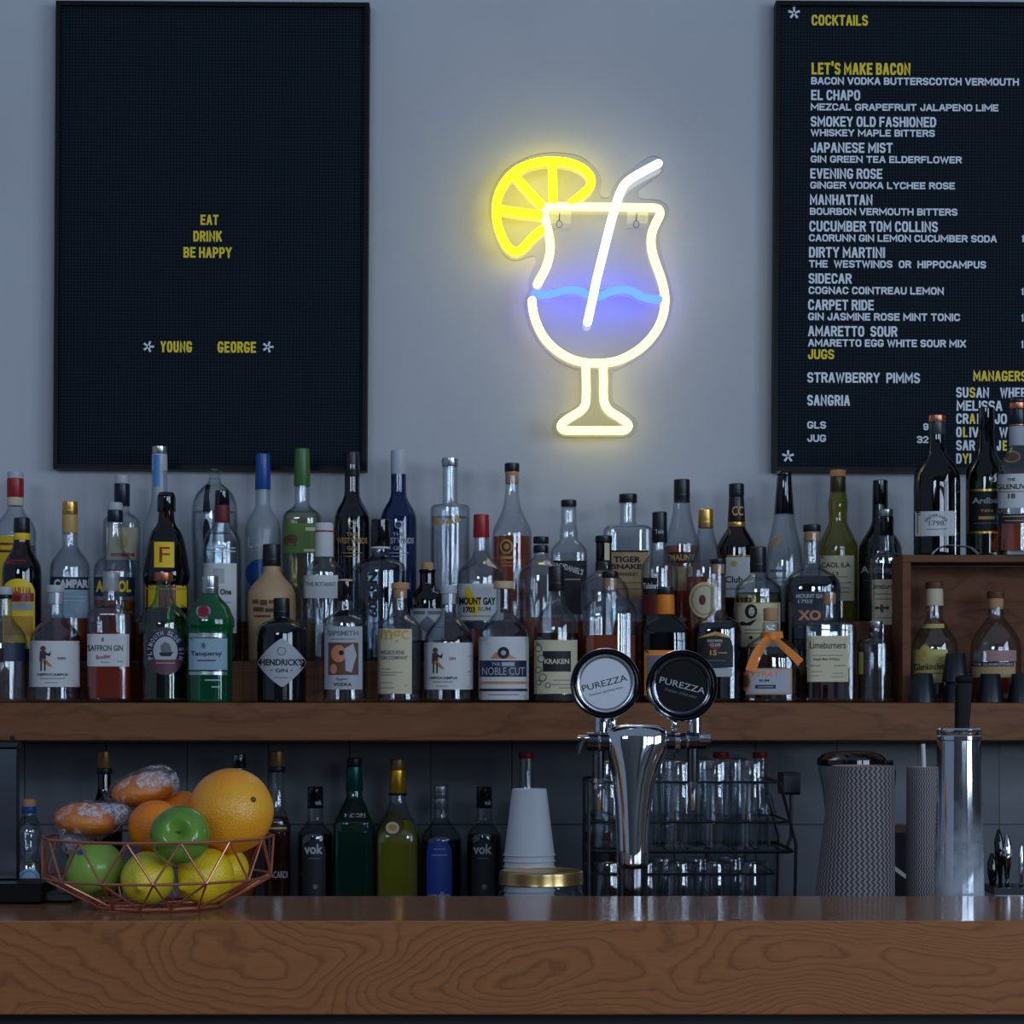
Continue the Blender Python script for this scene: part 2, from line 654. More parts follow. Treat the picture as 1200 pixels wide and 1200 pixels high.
LBLUE = pm('light blue', rgb(70, 140, 205), 0.4)
NAVYCAP = pm('navy cap', rgb(14, 22, 44), 0.3)
GREENCAP = pm('green foil', rgb(66, 112, 50), 0.35)
GREENLAB = pm('green paper', rgb(92, 122, 52), 0.6)
BROWNINK = pm('brown ink', rgb(100, 62, 36), 0.6)
STONE = pm('tan stoneware', rgb(190, 152, 112), 0.5)
PALEBLUE = pm('pale blue paper', rgb(150, 176, 190), 0.6)
OLIVELAB = pm('straw paper', rgb(196, 180, 100), 0.6)
PURPLE = pm('plum ink', rgb(88, 48, 62), 0.5)

CLEAR = shell('clear glass', (0.93, 0.95, 0.96, 1), (0.34, 0.38, 0.42, 1))
SMOKE = shell('smoke blue glass', (0.80, 0.84, 0.87, 1), (0.16, 0.20, 0.24, 1))
FROST = shell('frosted glass', (0.74, 0.78, 0.82, 1), (0.5, 0.54, 0.6, 1), rough=0.35, milk=0.5)
GREENGL = shell('green glass', (0.02, 0.30, 0.10, 1), (0.0, 0.03, 0.01, 1))
EMERALD = shell('emerald glass', (0.01, 0.42, 0.16, 1), (0.0, 0.12, 0.04, 1), milk=0.25)
DGREEN = shell('dark green glass', (0.02, 0.13, 0.06, 1), (0.0, 0.015, 0.008, 1))
PALEGREEN = shell('pale green glass', (0.80, 0.92, 0.79, 1), (0.22, 0.36, 0.24, 1))
OLIVE = shell('olive glass', (0.55, 0.52, 0.10, 1), (0.16, 0.14, 0.01, 1), milk=0.2)
BROWN = shell('brown glass', (0.22, 0.08, 0.02, 1), (0.02, 0.008, 0.002, 1))
BLUEGL = shell('blue glass', (0.012, 0.07, 0.26, 1), (0.0, 0.01, 0.06, 1), milk=0.35)
DARKGL = shell('near black glass', (0.02, 0.025, 0.03, 1), (0.0, 0.0, 0.0, 1))
ACRYLIC = shell('clear acrylic', (0.955, 0.965, 0.97, 1), (0.8, 0.82, 0.84, 1), gain=0.6)

WATER = liquid('clear spirit', (0.95, 0.965, 0.975, 1))
AMBER = liquid('amber spirit', (0.85, 0.26, 0.06, 1), 0.4)
DAMBER = liquid('dark amber spirit', (0.30, 0.07, 0.018, 1), 0.2)
REDLIQ = liquid('red spirit', (0.95, 0.12, 0.05, 1), 0.5)
ORLIQ = liquid('orange spirit', (0.90, 0.16, 0.03, 1), 0.35)
DRED = liquid('dark red spirit', (0.06, 0.01, 0.02, 1))
STRAW = liquid('straw spirit', (0.86, 0.80, 0.60, 1))
DARKLIQ = liquid('dark spirit', (0.02, 0.012, 0.01, 1))
YELIQ = liquid('yellow green spirit', (0.80, 0.72, 0.08, 1), 0.5)

# ------------------------------------------------------------------ the setting
WALL_D = 4.08
m, nt, N, L = nodes_of('painted plaster')
b = N['Principled BSDF']
tc = N.new('ShaderNodeTexCoord')
n1 = N.new('ShaderNodeTexNoise'); n1.inputs['Scale'].default_value = 3.0; n1.inputs['Detail'].default_value = 5
L.new(tc.outputs['Object'], n1.inputs['Vector'])
mx = N.new('ShaderNodeMix'); mx.data_type = 'RGBA'
mx.inputs['A'].default_value = rgb(186, 186, 190); mx.inputs['B'].default_value = rgb(206, 206, 208)
L.new(n1.outputs['Fac'], mx.inputs['Factor'])
L.new(mx.outputs['Result'], b.inputs['Base Color'])
b.inputs['Roughness'].default_value = 0.75
n2 = N.new('ShaderNodeTexNoise'); n2.inputs['Scale'].default_value = 40.0; n2.inputs['Detail'].default_value = 4
L.new(tc.outputs['Object'], n2.inputs['Vector'])
bp = N.new('ShaderNodeBump'); bp.inputs['Strength'].default_value = 0.15; bp.inputs['Distance'].default_value = 0.003
L.new(n2.outputs['Fac'], bp.inputs['Height']); L.new(bp.outputs['Normal'], b.inputs['Normal'])
PLASTER = m

m, nt, N, L = nodes_of('grey glazed tile')
b = N['Principled BSDF']
tc = N.new('ShaderNodeTexCoord')
sp = N.new('ShaderNodeSeparateXYZ'); cb = N.new('ShaderNodeCombineXYZ')
L.new(tc.outputs['Object'], sp.inputs[0]); L.new(sp.outputs['X'], cb.inputs['X']); L.new(sp.outputs['Z'], cb.inputs['Y'])
br = N.new('ShaderNodeTexBrick')
br.offset = 0.0
br.inputs['Scale'].default_value = 1.0
br.inputs['Brick Width'].default_value = 0.155
br.inputs['Row Height'].default_value = 0.155
br.inputs['Mortar Size'].default_value = 0.0015
br.inputs['Color1'].default_value = rgb(104, 107, 112); br.inputs['Color2'].default_value = rgb(112, 114, 118)
br.inputs['Mortar'].default_value = rgb(62, 60, 58)
L.new(cb.outputs[0], br.inputs['Vector'])
L.new(br.outputs['Color'], b.inputs['Base Color'])
b.inputs['Roughness'].default_value = 0.22
n2 = N.new('ShaderNodeTexNoise'); n2.inputs['Scale'].default_value = 9.0
L.new(tc.outputs['Object'], n2.inputs['Vector'])
bp = N.new('ShaderNodeBump'); bp.inputs['Strength'].default_value = 0.2; bp.inputs['Distance'].default_value = 0.006
L.new(n2.outputs['Fac'], bp.inputs['Height']); L.new(bp.outputs['Normal'], b.inputs['Normal'])
TILE = m

SHELF_Z = ZC + 0.002
w = MB(); w.box(-4.0, 3.9, WALL_D, WALL_D + 0.15, 0, 3.6, PLASTER)
tag(w.build('wall_back', smooth=None), kind='structure')
w = MB(); w.box(-4.0, 3.9, WALL_D - 0.008, WALL_D - 0.0005, 0.9, SHELF_Z - 0.064, TILE)
tag(w.build('trim_1', smooth=None), 'glazed tile splashback below the shelf', kind='structure')
FLOORM = pm('dark floor', rgb(38, 37, 37), 0.5)
w = MB(); w.box(-4.0, 3.9, -3.2, WALL_D + 0.15, -0.1, 0, FLOORM)
tag(w.build('floor', smooth=None), kind='structure')
DIMWALL = pm('room paint', rgb(120, 118, 116), 0.8)
w = MB()
w.box(3.8, 3.9, -3.2, WALL_D, 0, 1.15, DIMWALL); w.box(3.8, 3.9, -3.2, WALL_D, 2.95, 3.6, DIMWALL)
w.box(3.8, 3.9, -3.2, -2.05, 1.15, 2.95, DIMWALL); w.box(3.8, 3.9, 1.05, WALL_D, 1.15, 2.95, DIMWALL)
tag(w.build('wall_right', smooth=None), kind='structure')
w = MB()
w.box(-4.0, 3.9, -3.2, -3.05, 0, 1.2, DIMWALL); w.box(-4.0, 3.9, -3.2, -3.05, 3.2, 3.6, DIMWALL)
w.box(-4.0, 1.0, -3.2, -3.05, 1.2, 2.3, DIMWALL); w.box(-4.0, -2.75, -3.2, -3.05, 2.3, 3.2, DIMWALL)
w.box(-1.15, 1.0, -3.2, -3.05, 2.3, 3.2, DIMWALL); w.box(1.0, 3.6, -3.2, -3.05, 3.0, 3.2, DIMWALL); w.box(3.6, 3.9, -3.2, -3.05, 1.2, 3.2, DIMWALL)
tag(w.build('wall_front', smooth=None), kind='structure')
FRM = pm('window frame paint', rgb(60, 60, 62), 0.5)
w = MB()
for i in range(6):
    y = -2.06 + i * 0.62
    w.box(3.68, 3.8, y - 0.05, y + 0.05, 1.15, 2.95, FRM)
for z in (1.15, 1.75, 2.35, 2.9):
    w.box(3.68, 3.8, -2.05, 1.05, z, z + 0.05, FRM)
tag(w.build('window_1', smooth=None), kind='structure')
w = MB()
for i in range(5):
    x = 1.04 + i * 0.62
    w.box(x - 0.05, x + 0.05, -3.05, -2.88, 1.2, 3.0, FRM)
for z in (1.2, 1.85, 2.35, 2.95):
    w.box(1.0, 3.6, -3.05, -2.88, z, z + 0.05, FRM)
tag(w.build('window_2', smooth=None), kind='structure')

w = MB()
for x in (-2.75, -1.95, -1.15):
    w.box(x - 0.05, x + 0.05, -3.05, -2.88, 2.3, 3.2, FRM)
for z in (2.3, 3.15):
    w.box(-2.75, -1.15, -3.05, -2.88, z, z + 0.05, FRM)
tag(w.build('window_3', smooth=None), kind='structure')

# ------------------------------------------------------------------ counters and shelf
BARWOOD = wood('oiled oak edge', rgb(98, 56, 28), rgb(166, 103, 58), (3.0, 3.0, 6.5), 38, rough=0.45, dist=0.35, spec=0.25, seed=3.1)
TOPWOOD = wood('varnished oak top', rgb(112, 68, 44), rgb(178, 122, 84), (0.8, 20, 14), 7, rough=0.13, spec=0.32, seed=1.7)
SHELFWOOD = wood('shelf oak', rgb(84, 50, 28), rgb(138, 88, 54), (1.4, 9, 9), 9, rough=0.5, dist=0.5, spec=0.2, seed=5.0)
STEPWOOD = wood('riser oak', rgb(84, 50, 32), rgb(140, 92, 62), (1.0, 9, 12), 9, rough=0.5, spec=0.2, seed=8.0)
BAR_Z = 1.05
BAR_F, BAR_B = 2.6, 2.944
t = thing('bar_counter', 'long oak bar counter with wavy grain along its thick front edge', 'bar counter', (0, BAR_F, 0))
w = MB(); w.rbox(-2.2, 2.2, 0.0, 0.006, BAR_Z - 0.114, BAR_Z - 0.0005, BARWOOD, 0.0015); w.build('edge_board', t)
w = MB(); w.rbox(-2.2, 2.2, 0.0062, BAR_B - BAR_F, BAR_Z - 0.05, BAR_Z, TOPWOOD, 0.0015); w.build('top_board', t)
w = MB(); w.box(-2.2, 2.2, 0.05, 0.075, 0.0, BAR_Z - 0.05, pm('bar front paint', rgb(26, 27, 30), 0.6)); w.build('front_panel', t)

STEEL = pm('brushed steel', rgb(110, 112, 116), 0.35, metal=0.9)
COUNTER_Z = 0.9
t = thing('back_counter', 'dark work counter behind the oak bar', 'counter', (0, 3.0, 0))
w = MB(); w.box(-2.2, 2.2, -0.05, WALL_D - 0.012 - 3.0, COUNTER_Z - 0.04, COUNTER_Z, pm('dark counter', rgb(40, 40, 42), 0.4)); w.build('worktop', t)
w = MB(); w.box(-2.2, 2.2, 0.0, WALL_D - 0.012 - 3.0, 0, COUNTER_Z - 0.04, pm('bar front paint', rgb(26, 27, 30), 0.6)); w.build('cabinet_body', t)

SH_F = 3.66
w = MB(); w.rbox(-2.2, 2.2, SH_F, WALL_D - 0.0005, SHELF_Z - 0.065, SHELF_Z, SHELFWOOD, 0.002)
tag(w.build('wall_shelf'), 'thick oak wall shelf carrying the rows of bottles', 'shelf')
ST1, ST2 = SHELF_Z + 0.075, SHELF_Z + 0.15
t = thing('bottle_riser', 'stepped wooden riser under the back rows of bottles', 'riser', (0, 3.828, SHELF_Z))
w = MB(); w.rbox(-2.0, 1.9, 0, 0.245, 0.0005, 0.075, STEPWOOD, 0.002); w.build('lower_step', t)
w = MB(); w.rbox(-2.0, 1.9, 0.092, 0.245, 0.0755, 0.15, STEPWOOD, 0.002); w.build('upper_step', t)

# ------------------------------------------------------------------ letter boards
m, nt, N, L = nodes_of('ribbed letter board')
b = N['Principled BSDF']
tc = N.new('ShaderNodeTexCoord')
wv = N.new('ShaderNodeTexWave'); wv.bands_direction = 'Z'; wv.inputs['Scale'].default_value = 52.0
wv2 = N.new('ShaderNodeTexWave'); wv2.bands_direction = 'X'; wv2.inputs['Scale'].default_value = 52.0
for x in (wv, wv2):
    L.new(tc.outputs['Object'], x.inputs['Vector'])
ad = N.new('ShaderNodeMath'); ad.operation = 'MULTIPLY'
L.new(wv.outputs['Fac'], ad.inputs[0]); L.new(wv2.outputs['Fac'], ad.inputs[1])
mx = N.new('ShaderNodeMix'); mx.data_type = 'RGBA'
mx.inputs['A'].default_value = rgb(8, 17, 24); mx.inputs['B'].default_value = rgb(32, 50, 62)
L.new(ad.outputs[0], mx.inputs['Factor']); L.new(mx.outputs['Result'], b.inputs['Base Color'])
b.inputs['Roughness'].default_value = 0.7
b.inputs['Specular IOR Level'].default_value = 0.15
RIB = m
BFRAME = pm('board frame', rgb(6, 8, 11), 0.45, spec=0.2)
LETW = pm('white plastic letter', rgb(236, 240, 244), 0.5)
LETY = pm('yellow plastic letter', rgb(255, 220, 22), 0.5)
BD = 4.045


def star2d(cx, cy, r, rot=90):
    V, Fc = [], []
    for k in range(5):
        a = math.radians(rot + 72 * k)
        c, s = math.cos(a), math.sin(a)
        wd = r * 0.2
        o = len(V)
        for u, v in ((0, -wd * 0.7), (r, -wd), (r, wd), (0, wd * 0.7)):
            V.append((cx + u * c - v * s, cy - (u * s + v * c)))
        Fc.append((o, o + 1, o + 2, o + 3))
    return V, Fc


def board(label, x0, x1, y0, y1, lines, stars, shear):
    """x0.. in picture units at the board's face"""
    c0 = P(x0, y1, BD)
    t = thing('letter_board', label, 'letter board', (c0.x, WALL_D, c0.z), 'framed letter boards on the wall')
    W = (x1 - x0) / F * BD
    H = (y1 - y0) / F * BD
    fr = 0.0085
    w = MB(); w.box(fr * 0.6, W - fr * 0.6, -0.026, -0.001, fr * 0.6, H - fr * 0.6, RIB); w.build('felt_panel', t, None)
    w = MB()
    w.box(0, fr, -0.035, -0.0005, 0, H, BFRAME); w.box(W - fr, W, -0.035, -0.0005, 0, H, BFRAME)
    w.box(fr, W - fr, -0.035, -0.0005, 0, fr, BFRAME); w.box(fr, W - fr, -0.035, -0.0005, H - fr, H, BFRAME)
    w.build('frame', t, None)
    D = WALL_D - 0.0268

    def fn(px, py):
        p = P(px + shear * (y1 - py), py, D)
        return (p.x - c0.x, p.y - WALL_D, p.z - c0.z)
    for ln in lines:
        s, a, bx, ya, yb, mat = ln[:6]
        w = MB()
        for q, lay_ in stroketext(s, a, bx, ya, yb):
            poly_mb(w, q, [(0, 1, 2, 3)], lambda px, py, o_=lay_ * 0.00003: (fn(px, py)[0], fn(px, py)[1] - o_, fn(px, py)[2]), mat)
        o = w.build('lettering', t, None)
        o['label'] = ('yellow' if mat is LETY else 'white') + ' plastic lettering'
    for sx, sy, r, rot in stars:
        V, Fc = star2d(sx, sy, r, rot)
        w = MB(); poly_mb(w, V, Fc, fn, LETW); w.build('star', t, None)
    t.rotation_euler = (0, math.radians(0.35), 0)
    return t


Y, Wt = LETY, LETW
# coordinates of both boards are taken as read; the slight tilt of the boards is undone for the letters by 'shear'
board('mostly empty black letter board with few yellow words and two white stars', 62, 429.5, 0.5, 549.5, [
    ('EAT', 235, 256, 250.5, 262.5, Y), ('DRINK', 226.5, 260, 269.5, 282, Y), ('BE HAPPY', 215, 271.5, 288.5, 301, Y),
    ('YOUNG', 188, 225, 399, 412, Y), ('GEORGE', 255, 300, 399, 412, Y)],
    [(174, 405.5, 6.5, 0), (314, 405, 6.5, 0)], -0.006)
menu = [
    ('COCKTAILS', 951, 1017, 17, 29.5, Y), ("LET'S MAKE BACON", 951, 1067, 73, 87, Y),
    ('BACON VODKA BUTTERSCOTCH VERMOUTH', 950.5, 1194, 90, 98.7, Wt), ('EL CHAPO', 950.5, 1008, 105, 117, Wt),
    ('MEZCAL GRAPEFRUIT JALAPENO LIME', 950, 1170, 120.8, 129, Wt), ('SMOKEY OLD FASHIONED', 950, 1097, 136, 148, Wt),
    ('WHISKEY MAPLE BITTERS', 950, 1095.5, 151, 159.3, Wt), ('JAPANESE MIST', 950, 1046, 166.5, 178.5, Wt),
    ('GIN GREEN TEA ELDERFLOWER', 950, 1127, 182, 190.2, Wt), ('EVENING ROSE', 949.5, 1034, 197, 209, Wt),
    ('GINGER VODKA LYCHEE ROSE', 949.5, 1119, 212.5, 220.7, Wt), ('MANHATTAN', 949, 1022.5, 227.5, 239.7, Wt),
    ('BOURBON VERMOUTH BITTERS', 949, 1122, 243.2, 251.5, Wt), ('CUCUMBER TOM COLLINS', 948.5, 1099, 258.5, 271, Wt),
    ('CAORUNN GIN LEMON CUCUMBER SODA', 948, 1168, 274.2, 282.6, Wt), ('DIRTY MARTINI', 948, 1037, 289, 301.5, Wt),
    ('THE  WESTWINDS  OR  HIPPOCAMPUS', 948, 1155.5, 304.5, 313.2, Wt), ('SIDECAR', 947.5, 998, 320, 332, Wt),
    ('COGNAC COINTREAU LEMON', 947.5, 1106, 335.5, 344.2, Wt), ('CARPET RIDE', 947, 1024, 350.7, 363, Wt),
    ('GIN JASMINE ROSE MINT TONIC', 947, 1125, 366.2, 375, Wt), ('AMARETTO  SOUR', 947, 1051.5, 381.5, 393.8, Wt),
    ('AMARETTO EGG WHITE SOUR MIX', 947, 1132, 397, 405.8, Wt), ('JUGS', 946.8, 977.5, 409, 420.5, Y),
    ('STRAWBERRY  PIMMS', 946, 1078, 436, 448, Wt), ('SANGRIA', 946, 996, 462.5, 475, Wt),
    ('GLS', 946, 968, 493.5, 502, Wt), ('JUG', 946, 968, 509, 517.5, Wt), ('9', 1082, 1088, 495, 503, Wt),
    ('32', 1074.5, 1088, 510, 518.2, Wt), ('MANAGERS', 1140.5, 1203, 433, 445, Y),
    ('SU', 1120.5, 1135, 452.5, 464.5, Wt), ('S', 1136.2, 1143, 452.5, 464.5, Y), ('AN', 1144, 1159, 452.5, 464.5, Wt),
    ('WHEEL', 1172, 1209, 452.5, 464.5, Wt), ('MELISSA', 1121, 1174.5, 468, 480, Wt),
    ('CR', 1120.5, 1135, 483.2, 495.3, Wt), ('A', 1136, 1143, 483.2, 495.3, Y), ('I', 1145, 1147.5, 483.2, 495.3, Wt), ('JO', 1165.5, 1180, 483.2, 495.3, Wt),
    ('O', 1120.5, 1127, 499, 511, Wt), ('L', 1128.5, 1134, 499, 511, Y), ('IV', 1136, 1147, 499, 511, Wt), ('W', 1171, 1181, 499, 511, Wt),
    ('SAR', 1120.5, 1142.5, 514.5, 526.5, Wt), ('J', 1168, 1173, 514.5, 526.5, Wt), ('E', 1175, 1180, 514.5, 526.5, Y),
    ('1', 1197.4, 1199.8, 274, 282, Wt), ('1', 1197, 1199.4, 336, 344, Wt), ('1', 1197, 1199.4, 366.5, 375, Wt), ('1', 1196.8, 1199.2, 397.5, 406, Wt), ('D', 1120.5, 1127, 530, 542, Wt), ('Y', 1128, 1135, 530, 542, Y), ('L', 1136, 1141, 530, 542, Wt)]
board('black letter board crowded with the white and yellow cocktail menu', 906, 1274, 0.5, 552, menu,
      [(930.5, 15, 7, 90), (923.5, 534.5, 7, 90)], -0.006)

# ------------------------------------------------------------------ neon sign
ND = 4.022


def npx(p):  # sign tracing -> picture units
    return (540 + p[0] / 3.157, 150 + p[1] / 3.157)


def emis(name, col, s):
    m, nt, N, L = nodes_of(name)
    N.remove(N['Principled BSDF'])
    e = N.new('ShaderNodeEmission')
    e.inputs[0].default_value = col
    e.inputs[1].default_value = s
    L.new(e.outputs[0], N['Material Output'].inputs[0])
    return m


NWARM = emis('warm white tube light', (1.0, 0.84, 0.235, 1), 3.2)
NWHITE = emis('white tube light', (0.95, 0.97, 1.0, 1), 3.6)
NYEL = emis('yellow tube light', (1.0, 0.80, 0.006, 1), 5.5)
NBLUE = emis('blue tube light', (0.011, 0.027, 1.0, 1), 17.0)
c0 = P(692, 512, ND)
sign = thing('neon_sign', 'glowing cocktail glass neon sign with yellow fruit slice on the plaster wall', 'neon sign', (c0.x, ND, c0.z))


def nloc(p, d=0.0):
    a = npx(p)
    q = P(a[0], a[1], ND + d)
    return Vector((q.x - c0.x, q.y - ND, q.z - c0.z))


def neon(name, paths, mat, r, label=None, d=0.0):
    w = MB()
    for pts, closed, sm in paths:
        q = catmull([nloc(p, d) for p in pts], 6, closed) if sm else [nloc(p, d) for p in pts]
        rr = r
        if not closed:
            t0 = (q[0] - q[1]).normalized(); t1 = (q[-1] - q[-2]).normalized()
            ext0 = [q[0] + t0 * r * math.cos(a) for a in (0.25, 0.7, 1.2)]
            ext1 = [q[-1] + t1 * r * math.cos(a) for a in (1.2, 0.7, 0.25)]
            rr = [r * math.sin(a) for a in (0.25, 0.7, 1.2)] + [r] * len(q) + [r * math.sin(a) for a in (1.2, 0.7, 0.25)]
            q = ext0 + q + ext1
        w.tube(q, rr, mat, 12, closed)
    o = w.build(name, sign, 60)
    if label: o['label'] = label
    return o


glass1 = [(283, 578), (296, 552), (314, 518), (326, 480), (331, 440), (327, 400), (318, 360), (311, 322), (312, 300), (324, 291), (400, 291), (520, 292),
          (640, 294), (716, 296), (734, 304), (736, 322), (722, 350), (708, 385), (704, 420), (709, 460), (723, 505), (741, 555), (753, 605), (755, 650),
          (746, 700), (722, 752), (680, 802), (630, 838), (575, 862), (515, 870), (450, 866), (395, 848), (345, 815), (305, 770), (280, 720), (267, 675), (264, 638)]
neon('glass_tube', [(glass1, False, True)], NWARM, 0.0079, 'warm white glowing tube')
stem = [(463, 884), (464, 940), (464, 990), (461, 1022), (445, 1045), (415, 1064), (385, 1084), (371, 1100), (377, 1114), (400, 1119), (500, 1119), (590, 1119), (612, 1114),
        (620, 1100), (606, 1084), (580, 1066), (552, 1048), (534, 1024), (528, 990), (528, 940), (527, 884)]
neon('stem_tube', [(stem, False, True)], NWARM, 0.0078, 'warm white glowing tube')
neon('straw_tube', [([(731, 131), (690, 153), (645, 178), (610, 204), (590, 238), (577, 275), (555, 350), (530, 450), (505, 550), (487, 635), (469, 718)], False, True)], NWHITE, 0.0078,
     'cool white glowing tube', -0.012)
neon('wave_tube', [([(274, 612), (310, 617), (345, 611), (380, 601), (415, 598), (445, 605), (475, 620), (500, 628), (525, 619), (560, 604), (600, 597), (635, 605), (665, 622), (700, 632), (742, 635)], False, True)],
     NBLUE, 0.0072, 'blue glowing tube', 0.0)
slice1 = [(300, 376), (268, 402), (236, 438), (208, 457), (180, 446), (156, 410), (138, 362), (131, 310), (137, 255), (160, 205), (198, 163), (248, 136), (300, 124), (352, 122), (405, 130),
          (448, 148), (476, 176), (482, 203), (470, 226), (440, 252), (408, 280)]
neon('fruit_tube', [(slice1, False, True), ([(338, 132), (340, 200), (341, 276)], False, False), ([(206, 184), (255, 238), (304, 290)], False, False), ([(138, 300), (220, 312), (300, 322)], False, False)],
     NYEL, 0.0079, 'yellow glowing tube', 0.0)
back = [(355, 90), (440, 104), (498, 150), (520, 195), (515, 238), (522, 256), (548, 255), (562, 222), (598, 178), (690, 110), (728, 106), (750, 128), (748, 158), (715, 188), (670, 220), (656, 246),
        (672, 262), (730, 266), (764, 288), (768, 322), (742, 372), (735, 425), (750, 495), (775, 575), (784, 650), (768, 720), (722, 798), (650, 858), (578, 896), (564, 908), (562, 1005), (596, 1036), (646, 1076),
        (653, 1108), (632, 1138), (590, 1147), (500, 1148), (395, 1147), (350, 1133), (337, 1102), (360, 1066), (420, 1034), (434, 1012), (434, 905), (420, 892), (355, 862), (288, 798), (245, 715), (234, 645), (252, 600), (250, 565), (262, 530), (278, 496),
        (276, 478), (258, 476), (200, 491), (158, 468), (122, 402), (103, 310), (118, 225), (168, 152), (240, 110), (298, 94)]
o2 = catmull([nloc(p, 0.012) for p in back], 4, True)
w = MB()
n = len(o2)
vs = [p for p in o2] + [p + Vector((0, 0.004, 0)) for p in o2]
EDGE = pm('acrylic cut edge', rgb(22, 18, 16), 0.3)
w.add(vs, [tuple(range(n)), tuple(range(n, 2 * n))[::-1]], ACRYLIC)
w.add(vs, [(i, i + n, (i + 1) % n + n, (i + 1) % n) for i in range(n)], EDGE)
w.build('acrylic_backing', sign, 30)
for hx, hy in ((370, 318), (655, 318)):
    w = MB()
    a, bb = nloc((hx - 38, hy + 36), 0.018), nloc((hx + 38, hy - 40), 0.018)
    w.box(a.x, bb.x, a.y, WALL_D - ND - 0.001, a.z, bb.z, pm('clear mounting pad', rgb(250, 250, 252), 0.4, alpha=0.4))
    pad = w.build('mounting_pad', sign, None)
    w = MB()
    ring = [nloc((hx - 6 + 11 * math.sin(k * 0.6283), hy + 38 + 13 * math.cos(k * 0.6283)), 0.0165) for k in range(10)]
    w.tube(ring, 0.0007, DCHROME, 6, True)
    w.tube([nloc((hx - 6, hy + 25), 0.0165), nloc((hx - 4, hy - 4), 0.0165)], 0.0009, DCHROME, 6)
    w.build('hook', pad, 60)

# ------------------------------------------------------------------ bottles
ROWS = {'A': (3.765, SHELF_Z), 'B': (3.868, ST1), 'C': (3.975, ST2), 'L': (3.9, COUNTER_Z)}
GRP = {'A': 'bottles in the front row on the wall shelf', 'B': 'bottles in the middle row on the wall shelf', 'C': 'bottles in the back row on the wall shelf',
       'L': 'bottles on the counter below the shelf'}


